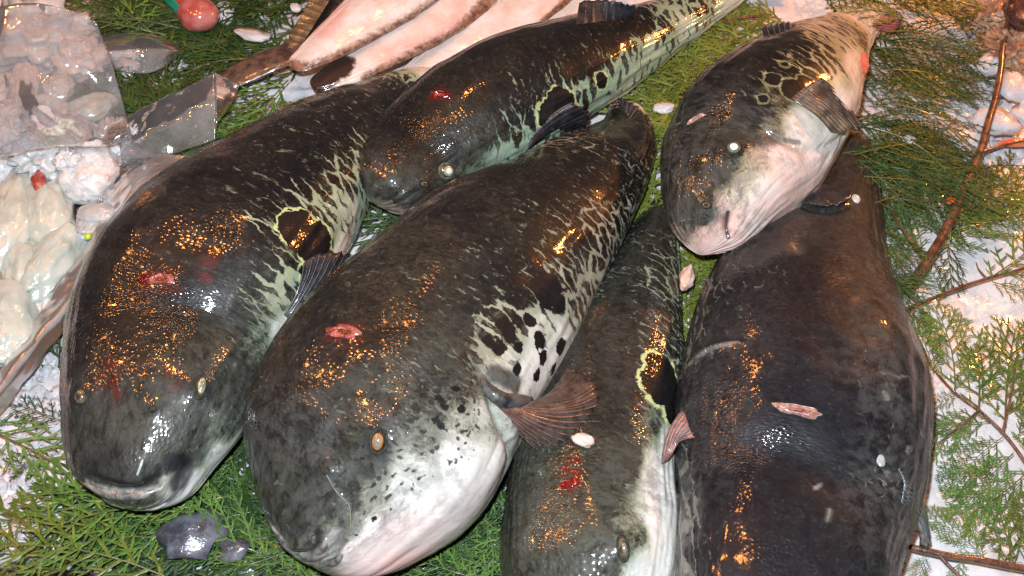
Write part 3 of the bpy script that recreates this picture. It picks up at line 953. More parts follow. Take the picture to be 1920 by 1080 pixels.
# ================= largest fish, bottom right
f = E
f.ridge([(1290, 680), (1330, 655), (1400, 640)], .003, .003)
f.ridge([(1470, 380), (1540, 395), (1590, 385)], .004, -.005)
f.ridge([(1640, 560), (1690, 700), (1700, 800)], .014, .003)
f.refresh()
f.field('pale', [(1282, 640, .32), (1268, 900, .35), (1700, 760, .28), (1690, 900, .30), (1265, 1000, .5), (1600, 270, .1), (1610, 300, .1)]
        + Z((1500, 800), (1400, 900), (1500, 600), (1600, 800), (1350, 750), (1500, 450), (1640, 600), (1600, 1000), (1450, 1050), (1580, 350)), bottom=.9)
f.field('brown', [(1400, 560, .75), (1450, 480, .7), (1530, 350, .75), (1690, 620, .8), (1710, 740, .6), (1340, 560, .6), (1620, 420, .8), (1370, 700, .4)] + Z((1500, 800), (1450, 950), (1600, 850), (1550, 650), (1350, 900), (1550, 540)))
f.field('olive', [(1500, 1050, .05), (1690, 950, .25), (1700, 620, .25), (1600, 340, .2)] + Z((1500, 700), (1400, 850), (1600, 800), (1400, 560)))
f.field('smoke', [(1270, 900, .9), (1690, 930, .8), (1700, 740, .7), (1300, 800, .3), (1690, 600, .5)] + Z((1500, 800), (1450, 1000), (1500, 550)))
f.field('prick', [(1380, 820, 1.5), (1370, 860, 1.5), (1400, 760, 1.2), (1445, 790, 1.1), (1400, 620, .9), (1550, 700, .2), (1600, 900, .2), (1450, 1040, 1.1), (1480, 900, .1), (1400, 990, .12), (1385, 1050, .1), (1370, 930, .4), (1560, 800, .2), (1560, 400, .5), (1690, 700, .3)])
f.paint('dark', [(1470, 385), (1540, 400)], .0022, .9)
for a in ((1655, 735, 1664, 750), (1530, 915, 1538, 908), (1555, 955, 1550, 975)):
    f.paint('lip', [(a[0], a[1]), (a[2], a[3])], .0016, .45)
f.paint('lip', [(1285, 690), (1330, 655), (1380, 640)], .0016, .35)
f.att['soft'][:] = .5
f.done(fish_material('black_fish_skin', cell=80, stretch=3.4, angle=R(12), seed=8.2, dark=(0.0050, 0.0058, 0.0095), brown=(0.032, 0.029, 0.028), tickcol=(0.040, 0.043, 0.052), ticks=.35, wetk=.7, mott=.7, pale=(.3, .3, .26)))
f.cut(1496, 770, 1535, 778, .0175, .0046, (M_FLESHPALE, M_FLESH), raise_=.0016, gape=.3)
V, F_ = lump(.0036, .0054, .002, 12, 16, 3, .2)
p_, n_ = f.hit(1652, 864)
mk('pale_drop', V + p_, F_, mat_simple('scar_flesh', (.30, .34, .33), (.42, .46, .44), .2, 100, .0001, 200, coat=1), f.root)
p_, n_ = f.hit(1603, 374)  # white highlight by the tail, put in as a pale lump
V, F_ = lump(.0045, .0055, .003, 12, 16, 4, .1)
mk('pale_drop', V + p_, F_, mat_simple('highlight_white', (.6, .6, .56), (.5, .5, .45), .2, 100, .0001, 200, coat=1), f.root)
fin(f.root, [f.on(1686, 880, 0), f.on(1692, 905, .002), f.on(1690, 940, 0)], [px(1712, 900, .05), px(1732, 960, .035), px(1742, 1030, .022), px(1722, 1020, .022)],
    (mat_simple('blotched_fin_skin', (.02, .022, .028), (.32, .35, .36), .3, 90, .0003, 400, coat=.8), M_RAYDARK), rays=9, lift=.004)
fin(f.root, [f.on(1560, 330, 0), f.on(1530, 350, .002), f.on(1492, 375, 0)], [f.on(1596, 372, .006), f.on(1560, 392, .008), f.on(1505, 388, .006)], (M_FINDARK, M_FINBROWN), rays=9, lift=.002, name='dorsal_fin', wave=.0003, ray_r=.0003)

# ================= upper right fish
f = Fq
f.push(1373, 279, .015, .005)
f.push(1325, 385, .012, .004)
f.ridge([(1364, 395), (1362, 425), (1366, 446)], .003, -.005)
f.ridge([(1500, 272), (1455, 260), (1420, 235)], .003, -.003)
f.ridge([(1500, 290), (1560, 270), (1600, 240)], .004, -.003)
f.refresh()
f.field('pale', [(1430, 370, 1.1), (1480, 330, 1.1), (1560, 280, 1.1), (1350, 460, 1.1), (1400, 420, 1.1), (1300, 470, .9), (1460, 290, .9), (1440, 250, .55), (1500, 240, .95), (1590, 200, 1.1), (1605, 130, 1.0), (1570, 150, .7),
                 (1530, 130, .38), (1480, 130, .30), (1560, 90, .40), (1450, 160, .42), (1440, 190, .4), (1500, 100, .28), (1600, 60, .42), (1275, 440, .5), (1390, 340, .72), (1370, 380, .75), (1420, 300, .7), (1540, 210, .8), (1330, 440, .8), (1400, 250, .2), (1410, 200, .25)]
        + Z((1300, 300), (1330, 200), (1400, 110), (1450, 80), (1260, 380), (1350, 260), (1350, 320), (1310, 400), (1380, 150), (1370, 220)), bottom=1.1)
f.field('brown', [(1330, 220, .5), (1400, 120, .6), (1480, 80, .6), (1280, 330, .4)] + Z((1450, 170), (1500, 150), (1400, 300)))
f.field('olive', [(1370, 330, .9), (1400, 280, .5), (1330, 420, .7), (1300, 440, .6)] + Z((1300, 300), (1400, 150), (1500, 150)))
f.field('smoke', [(1370, 350, .9), (1430, 270, .8), (1340, 400, .8), (1290, 450, .7), (1400, 320, .6)] + Z((1450, 350), (1550, 280), (1500, 150), (1340, 470)))
f.field('pink', [(1330, 475, 1), (1380, 430, .9), (1290, 470, .6), (1480, 310, .6), (1420, 400, .6)] + Z((1400, 350), (1560, 270), (1600, 150), (1500, 230)))
f.field('prick', [(1330, 290, 1.6), (1320, 340, 1.5), (1345, 230, 1.1), (1300, 200, .3), (1400, 200, .4), (1430, 120, .3), (1320, 380, .6), (1420, 380, 0), (1550, 280, 0), (1480, 160, .2)])
f.ocellus([(1490, 165, .012), (1510, 160, .012), (1452, 150, .007)], rim=.6)
for x, y, r in ((1430, 182, .004), (1470, 120, .004)):
    f.ocellus([(x, y, r)], rim=.5)
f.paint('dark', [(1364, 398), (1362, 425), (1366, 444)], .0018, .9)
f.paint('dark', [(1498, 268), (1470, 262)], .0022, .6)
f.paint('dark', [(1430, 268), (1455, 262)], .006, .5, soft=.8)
f.paint('soft', [(1310, 450), (1370, 340), (1440, 260)], .055, 1, soft=.4)
f.done(fish_material('upper_right_fish_skin', cell=112, stretch=2.8, angle=R(70), seed=9.7, rimk=.55, pale=(0.46, 0.43, 0.24), white=(.76, .72, .65)))
f.eye(1374, 279, 1384, 279, .0078, .95, (M_LID, M_LIDPALE, M_PUPIL_W, M_LID))
f.eye(1325, 384, 1335, 388, .0042, .7, (M_LID, M_IRIS_D, M_LID, M_LID), name='nostril')
f.cut(1302, 223, 1318, 217, .0092, .0028, (M_FLESHPALE, M_FLESH), raise_=.0008, inner=False)
fin(f.root, [f.on(1480, 188, .003), f.on(1505, 168, .005), f.on(1535, 150, .003)], [f.on(1545, 250, .008), f.on(1572, 246, .012), f.on(1598, 232, .008)],
    (mat_simple('banded_fin_skin', (0.075, 0.05, 0.035), (0.30, 0.21, 0.14), .45, 70, .0004, 500, coat=.25), M_FINBROWN), rays=13, lift=.004, wave=.0009, ray_r=.0007)
fin(f.root, [f.on(1604, 105, -.002), f.on(1606, 130, -.002), f.on(1601, 165, -.002)], [px(1622, 98, .095), px(1630, 125, .093), px(1606, 172, .088)], (M_FINPINK, M_FINPINK), rays=6, name='anal_fin', wave=.0002, ray_r=.0004)
fin(f.root, [f.on(1440, 85, -.004), f.on(1465, 72, -.004), f.on(1500, 58, -.004)], [px(1425, 52, .115), px(1465, 42, .115), px(1500, 48, .11)], (M_FINDARK, M_RAYDARK), rays=7, name='dorsal_fin')
fin(f.root, [f.on(1632, 48, -.003), f.on(1640, 40, 0), f.on(1645, 30, -.003)], [px(1672, 62, .05), px(1690, 45, .05), px(1680, 22, .05)], (mat_simple('purple_tail_skin', (.10, .05, .08), (.35, .10, .08), .3, 70, .0003, 400, coat=.8), M_FINRED), rays=7, name='tail_fin')

# ------------------------------------------------------------------ ice bed, tray edge, crushed ice
def ice_h(x, y):
    P = np.stack([x, y, x * 0], -1)
    left = 1 - sm(-0.35, 0.15, x)
    h = 0.0055 * fbm(P, 9, 3, 1) + 0.0016 * fbm(P, 45, 3, 2)
    h = h + left * 0.0045 * np.abs(fbm(P, 55, 3, 5)) + (1 - left) * 0.0012 * np.abs(fbm(P, 22, 2, 8)) - 0.006
    return h


nx, ny = 520, 420
gx, gy = np.meshgrid(np.linspace(-0.80, 0.85, nx), np.linspace(-0.375, 0.95, ny), indexing='ij')
gz = ice_h(gx, gy)
RA, RB = px(0, 1046), px(480, 1078)
RS = (RB[1] - RA[1]) / (RB[0] - RA[0])
edge_y = RA[1] + RS * (gx - RA[0])
gz = gz - .13 * (1 - sm(-.004, .004, gy - edge_y))
G = np.stack([gx, gy, gz], -1)
m = NT('wet_ice')
c = m.obj()
n1 = m.noise(35, 4, 0.6, c)
n2 = m.noise(260, 4, 0.65, c)
n3 = m.voro(240, c, 'F1', 'Color')
base = m.mix(m.ramp(n1, 0.3, 0.7), (0.68, 0.66, 0.69), (0.84, 0.81, 0.81))
base = m.mix(m.math('MULTIPLY', m.ramp(n2, 0.55, 0.75), 0.15), base, (0.34, 0.33, 0.37))
base = m.mix(m.math('MULTIPLY', m.ramp(m.noise(14, 3, 0.6, c), 0.62, 0.75), 0.45), base, (0.62, 0.36, 0.28))
h = m.math('ADD', m.math('MULTIPLY', n2, 0.5), m.math('MULTIPLY', m.noise(90, 3, 0.6, c), 0.8))
h = m.math('ADD', h, m.math('MULTIPLY', m.n('SeparateColor', {0: n3}).outputs[0], 0.10))
m.bsdf(Base_Color=base, Roughness=m.ramp(n2, 0.35, 0.65, 0.12, 0.45), Normal=m.bump(h, 0.0011), Coat_Weight=0.6, Coat_Roughness=0.08,
       Subsurface_Weight=0.25, Subsurface_Scale=0.012, Subsurface_Radius=(0.8, 0.9, 1.0))
M_ICE = m.m
o = mk('ice_bed', G.reshape(-1, 3), grid_faces(nx, ny), M_ICE)
tag(o, 'wet crushed ice bed under the fish and cypress fronds', kind='structure')

# wooden tray rim along the front, and the stall board beneath everything
m = NT('wet_dark_wood')
c = m.obj()
st = m.n('Mapping', {'Vector': c, 'Scale': (0.08, 1, 1)}).outputs[0]
w1 = m.noise(120, 5, 0.65, st)
m.bsdf(Base_Color=m.mix(m.ramp(w1, 0.3, 0.7), (0.030, 0.019, 0.013), (0.13, 0.085, 0.06)), Roughness=0.35, Normal=m.bump(w1, 0.0012), Coat_Weight=0.4, Coat_Roughness=0.2)
M_WOOD = m.m


def box(x0, x1, y0, y1, z0, z1, bev=0.004):
    xs = np.array([x0, x0 + bev, x1 - bev, x1])
    ys = np.array([y0, y0 + bev, y1 - bev, y1])
    V = []
    for z, ins in ((z0, 1), (z0 + bev, 0), (z1 - bev, 0), (z1, 1)):
        a = bev * ins
        V += [(x0 + a, y0 + a, z), (x1 - a, y0 + a, z), (x1 - a, y1 - a, z), (x0 + a, y1 - a, z)]
    F = [[3, 2, 1, 0], [12, 13, 14, 15]]
    for k in range(3):
        for j in range(4):
            j2 = (j + 1) % 4
            F.append([k * 4 + j, k * 4 + j2, k * 4 + 4 + j2, k * 4 + 4 + j])
    return np.array(V), np.array(F)


V, F_ = box(-0.95, 1.2, -0.030, -0.006, -0.08, -0.001)
V = rotz(V, math.atan(RS)) + np.array([0, RA[1] - RS * RA[0], 0])
o = mk('tray_edge', V, F_, M_WOOD, smooth=False, loc=tuple(px(0, 1060, -.05)))
tag(o, 'dark wet wooden rim of the tray along the bottom edge of the photo', 'tray')
V, F_ = box(-1.6, 1.6, -1.3, 1.6, -0.12, -0.082)
o = mk('stall_table', V, F_, M_WOOD, smooth=False)
tag(o, 'wooden stall table under the ice', kind='structure')

# crushed ice lumps, uncountable
parts = []
r2 = np.random.default_rng(11)


def chunk_mesh(seed):
    rr = np.random.default_rng(seed)
    V, F = lump(1, 1, 0.75, 5, 7, seed, 0.35, 1.2)
    V += rr.normal(0, 0.07, V.shape)
    return V, F


protos = [chunk_mesh(i) for i in range(12)]


def scatter_chunks(n, x0, x1, y0, y1, s0, s1, poly=None):
    for i in range(n):
        X, Y = r2.uniform(x0, x1), r2.uniform(y0, y1)
        if poly is not None and not poly(X, Y):
            continue
        p = px(X, Y)
        V, F = protos[r2.integers(12)]
        s = r2.uniform(s0, s1) * r2.uniform(0.6, 1.0)
        q = Matrix.Rotation(r2.uniform(0, 6.28), 3, 'Z') @ Matrix.Rotation(r2.uniform(-.6, .6), 3, 'X')
        W = (V * s * np.array([1, r2.uniform(.6, 1), r2.uniform(.4, .8)])) @ np.array(q).T
        W = W + [p[0], p[1], ice_h(p[0:1], p[1:2])[0] + s * 0.25]
        parts.append((W, F))


scatter_chunks(520, -60, 170, 560, 940, 0.003, 0.009)
scatter_chunks(110, -40, 480, 900, 1040, 0.004, 0.010)
scatter_chunks(90, 440, 960, 960, 1085, 0.003, 0.008)
scatter_chunks(120, 1150, 1330, 40, 500, 0.003, 0.010)
scatter_chunks(140, 1800, 1960, 60, 300, 0.004, 0.012)
scatter_chunks(70, 240, 560, 0, 260, 0.003, 0.009)
scatter_chunks(25, 1660, 1960, 280, 1080, 0.0015, 0.004)
V, F_ = merge(parts)
m = NT('ice_lumps')
c = m.obj()
m.bsdf(Base_Color=m.mix(m.ramp(m.noise(60, 3, 0.6, c), 0.35, 0.65), (0.74, 0.74, 0.80), (0.92, 0.92, 0.95)), Roughness=0.16, Transmission_Weight=0.35, IOR=1.31,
       Normal=m.bump(m.noise(350, 3, 0.6, c), 0.0008))
M_ICEL = m.m
o = mk('crushed_ice', V, F_, M_ICEL, smooth=False)
tag(o, 'loose lumps of crushed ice lying on the ice bed', 'ice', kind='stuff')


# ------------------------------------------------------------------ cypress fronds
def strip(P, w0, w1, up, ser=0.0, ridge=0.28):
    """a scaly leaf strip: low tent section along P"""
    n = len(P)
    T = unit(np.gradient(P, axis=0))
    Sd = unit(np.cross(T, up))
    U = np.cross(Sd, T)
    u = np.linspace(0, 1, n)
    w = (w0 + (w1 - w0) * u) * (1 + ser * (np.arange(n) % 2 * 2 - 1))
    w[-1] *= 0.25
    L = P - Sd * (w / 2)[:, None] - U * (w * ridge * 0.4)[:, None]
    Rr = P + Sd * (w / 2)[:, None] - U * (w * ridge * 0.4)[:, None]
    M = P + U * (w * ridge)[:, None]
    V = np.stack([L, M, Rr], 1).reshape(-1, 3)
    return V, grid_faces(n, 3)


def frond(L, seed, n2=20, fine=True, curve=0.15, arch=0.12, spread=0.42, gap=1.0, wd=0.0017, comb=False):
    rr = np.random.default_rng(seed)
    out, stem = [], []
    u = np.linspace(0, 1, 26)
    ax = np.stack([L * u, L * curve * u ** 2, L * arch * np.sin(u * 2.6) * 0.5], 1)
    stem.append(strip(ax, 0.0018, 0.0010, np.array([0, 0, 1.0]), 0.05, .6))
    axi = lambda t: np.array([np.interp(t, u, ax[:, k]) for k in range(3)])
    for i in range(n2):
        t = 0.06 + 0.92 * (i + rr.uniform(-.2, .2)) / n2
        sgn = 1 if i % 2 else -1
        o = axi(t)
        d = unit(axi(min(t + .03, 1)) - axi(max(t - .03, 0)))
        a0 = math.atan2(d[1], d[0])
        env = math.sin(math.pi * min(1, (t * 0.80 + 0.16))) ** 0.8
        l = L * spread * env * rr.uniform(.75, 1.12) + 0.006
        ang = a0 + sgn * R(rr.uniform(42, 58) * (1 - 0.25 * t))
        k = max(4, int(l / 0.0035))
        s = np.linspace(0, 1, k)
        bend = -sgn * (rr.uniform(.7, 1.0) if comb else rr.uniform(.15, .5))
        th = ang + bend * s
        dz = rr.uniform(-.25, .10)
        step = l / (k - 1)
        P = o + np.stack([np.r_[0, np.cumsum(np.cos(th[:-1]) * step)], np.r_[0, np.cumsum(np.sin(th[:-1]) * step)], dz * l * s ** 1.5], 1)
        up = unit(np.array([rr.normal(0, .15), rr.normal(0, .15), 1]))
        out.append(strip(P, wd, wd * .7, up, .12))
        n3 = int(l / (0.0052 * gap))
        for j in range(n3):
            t3 = 0.14 + 0.84 * (j + rr.uniform(-.2, .2)) / max(n3, 1)
            sg3 = 1 if j % 2 else -1
            q = np.array([np.interp(t3, s, P[:, c_]) for c_ in range(3)])
            a3 = np.interp(t3, s, th) + sg3 * R(rr.uniform(34, 50))
            l3 = (0.30 * l * math.sin(math.pi * min(1, t3 * .78 + .2)) + 0.003) * rr.uniform(.7, 1.15)
            l3 = min(l3, 0.017)
            if comb:
                l3 = min(l3, 0.006)
            k3 = max(3, int(l3 / 0.003) + 1)
            s3 = np.linspace(0, 1, k3)
            th3 = a3 - sg3 * .35 * s3
            st = l3 / (k3 - 1)
            P3 = q + np.stack([np.r_[0, np.cumsum(np.cos(th3[:-1]) * st)], np.r_[0, np.cumsum(np.sin(th3[:-1]) * st)], rr.uniform(-.2, .2) * l3 * s3], 1)
            out.append(strip(P3, wd * .85, wd * .55, up, .12))
            if fine and l3 > 0.006:
                n4 = int(l3 / 0.0034)
                for e in range(1, n4):
                    t4 = e / n4
                    q4 = np.array([np.interp(t4, s3, P3[:, c_]) for c_ in range(3)])
                    sg4 = 1 if e % 2 else -1
                    a4 = a3 + sg4 * R(38)
                    l4 = l3 * .38 * (1 - .4 * t4)
                    P4 = q4 + np.outer(np.linspace(0, 1, 3), [math.cos(a4) * l4, math.sin(a4) * l4, 0])
                    out.append(strip(P4, wd * .7, wd * .5, up, 0))
    return merge(out), merge(stem)


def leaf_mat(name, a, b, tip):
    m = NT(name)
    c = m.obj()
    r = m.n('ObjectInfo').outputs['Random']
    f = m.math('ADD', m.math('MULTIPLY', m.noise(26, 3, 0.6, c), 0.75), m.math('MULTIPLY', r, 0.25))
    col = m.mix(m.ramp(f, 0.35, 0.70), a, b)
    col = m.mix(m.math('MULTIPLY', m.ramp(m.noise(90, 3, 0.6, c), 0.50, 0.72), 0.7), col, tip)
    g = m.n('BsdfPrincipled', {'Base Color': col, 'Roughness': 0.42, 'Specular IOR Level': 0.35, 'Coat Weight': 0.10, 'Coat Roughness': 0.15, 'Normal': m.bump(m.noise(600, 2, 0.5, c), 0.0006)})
    t = m.n('BsdfTranslucent', {'Color': col})
    mx = m.n('MixShader', {0: 0.18})
    m.t.links.new(g.outputs[0], mx.inputs[1])
    m.t.links.new(t.outputs[0], mx.inputs[2])
    m.t.links.new(mx.outputs[0], m.out.inputs[0])
    return m.m


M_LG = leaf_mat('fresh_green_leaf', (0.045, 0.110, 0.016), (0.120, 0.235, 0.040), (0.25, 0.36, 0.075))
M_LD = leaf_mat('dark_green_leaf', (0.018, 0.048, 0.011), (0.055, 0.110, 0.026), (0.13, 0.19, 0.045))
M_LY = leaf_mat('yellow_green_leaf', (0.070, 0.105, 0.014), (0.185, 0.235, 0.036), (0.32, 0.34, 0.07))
M_BARK = mat_simple('red_brown_bark', (0.070, 0.026, 0.014), (0.20, 0.085, 0.045), 0.38, 90, 0.0012, 260, coat=0.5)
M_TWIG = mat_simple('green_brown_twig', (0.07, 0.10, 0.02), (0.13, 0.11, 0.03), 0.4, 90, 0.0004, 300, coat=0.3)

FR = []     # prototypes: (leaf mesh V,F), (stem V,F), length
for i, (L, n2_, cv, ar, gp) in enumerate(((.14, 22, .12, .10, 1.0), (.16, 24, -.18, .16, 1.05), (.12, 18, .22, .06, 1.0), (.10, 16, -.10, .12, .95), (.18, 26, .25, .14, 1.15), (.13, 20, -.28, .08, 1.1))):
    FR.append((*frond(L, 40 + i, n2_, True, cv, ar, gap=gp), L))
# sparse open fronds, as on the right
FB = []     # broad, clearly drawn fronds for the top layer
for i, (L, n2_, cv, ar) in enumerate(((.14, 12, .14, .16), (.16, 13, -.20, .22), (.12, 10, .24, .12), (.10, 9, -.12, .16), (.18, 14, .25, .2), (.13, 11, -.28, .14))):
    FB.append((*frond(L, 140 + i, n2_, False, cv, ar, spread=.55, gap=1.85, wd=.0033), L))
FD = []     # long drooping fronds with combed parallel side shoots
for i, (L, n2_, cv, ar) in enumerate(((.15, 18, .30, .30), (.17, 20, .22, .34), (.14, 17, -.30, .30), (.13, 16, -.22, .26), (.16, 19, .34, .36), (.15, 18, -.26, .32))):
    FD.append((*frond(L, 240 + i, n2_, False, cv, ar, spread=.62, gap=1.25, wd=.0019, comb=True), L))
FS = []
for i, (L, n2_, cv, ar) in enumerate(((.13, 13, .10, .05), (.11, 11, -.18, .06), (.15, 15, .22, .08), (.09, 10, -.06, .05))):
    FS.append((*frond(L, 80 + i, n2_, i % 2 == 0, cv, ar, spread=.46, gap=1.5, wd=.0022), L))


def cache_mesh(name, V, F, mat):
    o = mk(name, V, F, mat)
    me = o.data
    bpy.data.objects.remove(o)
    return me


_cache = {}


def frond_meshes(kind, k, mat):
    key = (kind, k, mat.name)
    if key not in _cache:
        (lv, lf), (sv, sf), L = {'F': FB, 'S': FS, 'R': FR, 'D': FD}[kind][k]
        _cache[key] = (cache_mesh('leaves', lv, lf, mat), cache_mesh('stem', sv, sf, M_TWIG), L)
    return _cache[key]


def frond_matrix(b, t, L, roll=0.0, flip=False):
    b, t = Vector(b), Vector(t)
    d = t - b
    x = d.normalized()
    z = Vector((0, 0, 1))
    z = (z - x * z.dot(x)).normalized()
    y = z.cross(x)
    Rm = Matrix((x, y, z)).transposed()
    Rm = Rm @ Matrix.Rotation(roll, 3, 'X')
    s = d.length / L
    M = Rm.to_4x4()
    sc = Matrix.Diagonal((s, s * (-1 if flip else 1), s, 1))
    return Matrix.Translation(b) @ M @ sc


def place_frond(kind, k, mat, b, t, roll=0.0, parent=None, label=None, group=None, flip=False):
    """a frond as a thing of its own (parent None) or as a part of a branch"""
    lm, sm_, L = frond_meshes(kind, k, mat)
    M = frond_matrix(b, t, L, roll, flip)
    o = bpy.data.objects.new('cypress_frond' if parent is None else 'frond', lm)
    COL.objects.link(o)
    if parent is not None:
        o.parent = parent
        M = Matrix.Translation(-Vector(world_loc(parent))) @ M
    else:
        tag(o, label, 'frond', group)
    o.matrix_local = M
    s = bpy.data.objects.new('stem', sm_)
    COL.objects.link(s)
    s.parent = o
    return o


def frond_baked(kind, k, b, t, roll=0.0, flip=False):
    (lv, lf), (sv, sf), L = {'F': FB, 'S': FS, 'R': FR, 'D': FD}[kind][k]
    M = np.array(frond_matrix(b, t, L, roll, flip))
    V, F = merge([(lv, lf), (sv, sf)])
    return V @ M[:3, :3].T + M[:3, 3], F


r3 = np.random.default_rng(21)


def leaf_bed(name, label, mat, boxes, thick=0.012, kind='F'):
    """uncountable under-layer: many fronds joined; boxes = (n, x0, x1, y0, y1, angle0, angle1 deg in the picture, len0, len1 m)"""
    pr = []
    for n, x0, x1, y0, y1, a0, a1, l0, l1 in boxes:
        for i in range(n):
            X, Y = r3.uniform(x0, x1), r3.uniform(y0, y1)
            z = r3.uniform(0.002, thick)
            b = px(X, Y, z)
            a = R(r3.uniform(a0, a1))
            L = r3.uniform(l0, l1)
            d = np.array([math.cos(a), math.sin(a), r3.uniform(-.04, .10)])
            c = b - d * L * .5
            k = int(r3.integers(len(FR)))
            pr.append(frond_baked(kind, k, c + [0, 0, .004], c + d * L + [0, 0, .004], r3.uniform(-.35, .35), bool(r3.integers(2))))
    V, F = merge(pr)
    o = mk(name, V, F, mat, smooth=False)
    tag(o, label, 'foliage', kind='stuff')
    return o


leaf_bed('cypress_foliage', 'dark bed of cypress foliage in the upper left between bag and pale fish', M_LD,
         [(5, 590, 720, 330, 480, 150, 250, .07, .12), (34, 210, 560, -10, 330, 150, 250, .09, .16), (5, 100, 170, 560, 640, 60, 130, .05, .08)], .02)  # first box: fronds added to darken the gap between left and central fish
leaf_bed('cypress_foliage', 'green bed of cypress foliage along the bottom under the two left fish', M_LD,  # darker leaf colour holds the shade below the top fronds
         [(5, 420, 470, 700, 900, 60, 120, .07, .11), (20, 250, 940, 1005, 1060, 150, 215, .09, .15), (9, 150, 520, 930, 1040, 150, 200, .08, .14), (8, 820, 980, 900, 1080, 60, 130, .08, .12), (6, 380, 480, 860, 960, 150, 220, .07, .10)], .010)  # first box: fronds added under the fish to darken their gap
leaf_bed('cypress_foliage', 'yellow green bed of cypress foliage between the two upper pufferfish', M_LY,
         [(15, 1190, 1440, 10, 260, 150, 215, .08, .13), (9, 1180, 1290, 180, 480, 60, 120, .07, .10), (5, 1130, 1220, 400, 560, 50, 110, .06, .09), (4, 1270, 1330, 470, 560, 50, 110, .05, .07), (4, 1262, 1292, 540, 680, 60, 110, .05, .07)], .016)  # last box: fronds added to darken the gap beside the olive fish
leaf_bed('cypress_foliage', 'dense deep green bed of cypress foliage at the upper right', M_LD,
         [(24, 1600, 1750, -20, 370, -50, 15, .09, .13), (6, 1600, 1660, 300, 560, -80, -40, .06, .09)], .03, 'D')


def fr(bx, by, tx, ty, zb=.012, zt=.012, kind='F', k=0, mat=None, roll=0.0, parent=None, label=None, group=None, flip=False):
    return place_frond(kind, k, mat or M_LG, px(bx, by, zb), px(tx, ty, zt), roll, parent, label, group, flip)


# --- fronds one can tell apart, lower left
fr(-60, 790, 118, 862, .02, .022, 'S', 3, M_LG, .1, label='single cypress frond on the ice left of the left fish, pointing to its mouth')
fr(120, 790, 30, 760, .02, .018, 'S', 3, M_LD, .1, label='small dark cypress sprig above the single frond on the ice at left')
fr(115, 845, 15, 890, .018, .012, 'S', 1, M_LD, -.1, label='thin drooping sprig tip on the ice just left of the left fish mouth')
fr(330, 1090, -30, 965, .022, .030, 'F', 4, M_LY, .15, label='bright yellow green frond fanning out in the bottom left corner')
fr(520, 1050, 300, 985, .020, .026, 'F', 1, M_LG, -.15, label='pale green frond just right of the dark ice lump at the bottom left')
fr(440, 965, 100, 935, .024, .020, 'F', 4, M_LG, .1, label='long green frond lying right under the mouth of the left fish')
fr(60, 960, -50, 1020, .02, .02, 'F', 2, M_LG, .1, label='green frond at the left edge below the white ice')
for i, (a, b, c_, d, lb) in enumerate((
        (480, 1010, 640, 1085, 'green frond poking out under the lips of the central fish'), (900, 1085, 720, 1065, 'green frond along the bottom edge under the pink chin of the central fish'),
        (960, 990, 850, 1080, 'green frond slanting down from the belly of the central fish to the bottom edge'), (945, 900, 890, 1010, 'green frond in the gap between the central fish belly and the olive fish'),
        (440, 850, 395, 960, 'green frond hanging in the notch between the two left fish heads'), (570, 1080, 420, 1030, 'green frond at the bottom edge, left below the central fish mouth'),
        (955, 1060, 840, 1045, 'green frond tip beside the olive fish at the bottom edge'), (430, 930, 250, 990, 'green frond right of the left fish mouth, pointing down left'),
        (300, 1010, 130, 1000, 'green frond left of the dark ice lump'), (250, 960, 60, 930, 'dark green frond under the left corner of the left fish mouth'),
        (470, 960, 330, 1000, 'light green frond touching the left cheek of the central fish'), (200, 1075, 20, 1050, 'yellow green frond resting on the wooden rim'))):
    fr(a, b, c_, d, .026 + .001 * (i % 4), .018, 'F', i % 6, M_LY if i in (7, 11) else M_LG, (i % 3 - 1) * .15, label=lb, group='fronds along the bottom edge')
# --- upper left
for i, (a, b, c_, d, lb) in enumerate((
        (540, 150, 420, 300, 'green frond running from the brown tail down to the back of the left fish'), (500, 170, 330, 290, 'green frond just below the folded plastic tip'),
        (560, 190, 440, 240, 'green frond between the pale flat fish and the back of the left fish'), (480, 250, 360, 330, 'green frond tucked along the upper back of the left fish'),
        (300, 170, 220, 60, 'dark frond between the plastic flap and the small clear pouch'), (330, 60, 240, 0, 'dark frond left of the teal strip at the top edge'),
        (350, 200, 250, 170, 'dark frond in the gap between the plastic flap and the side fold'), (450, 130, 300, 190, 'dark frond lying above the brown fish tail'),
        (400, 90, 460, 10, 'dark frond right of the red organ'), (540, 30, 460, 60, 'olive frond left of the amber fin at the top'), (470, 110, 350, 120, 'dark frond below the red organ'))):
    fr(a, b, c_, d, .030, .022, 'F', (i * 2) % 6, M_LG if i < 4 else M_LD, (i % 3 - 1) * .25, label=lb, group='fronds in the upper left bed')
fr(238, 70, 262, -40, .034, .05, 'F', 3, M_LG, .3, label='upright light green sprig at the top left, right of the plastic flap')
fr(108, 610, 160, 560, .02, .02, 'F', 3, M_LG, 0, label='short green frond peeking out between the bag edge and the left fish')
fr(165, 585, 95, 650, .022, .014, 'S', 3, M_LD, 0, label='little dark sprig tip on the ice under the bag edge')
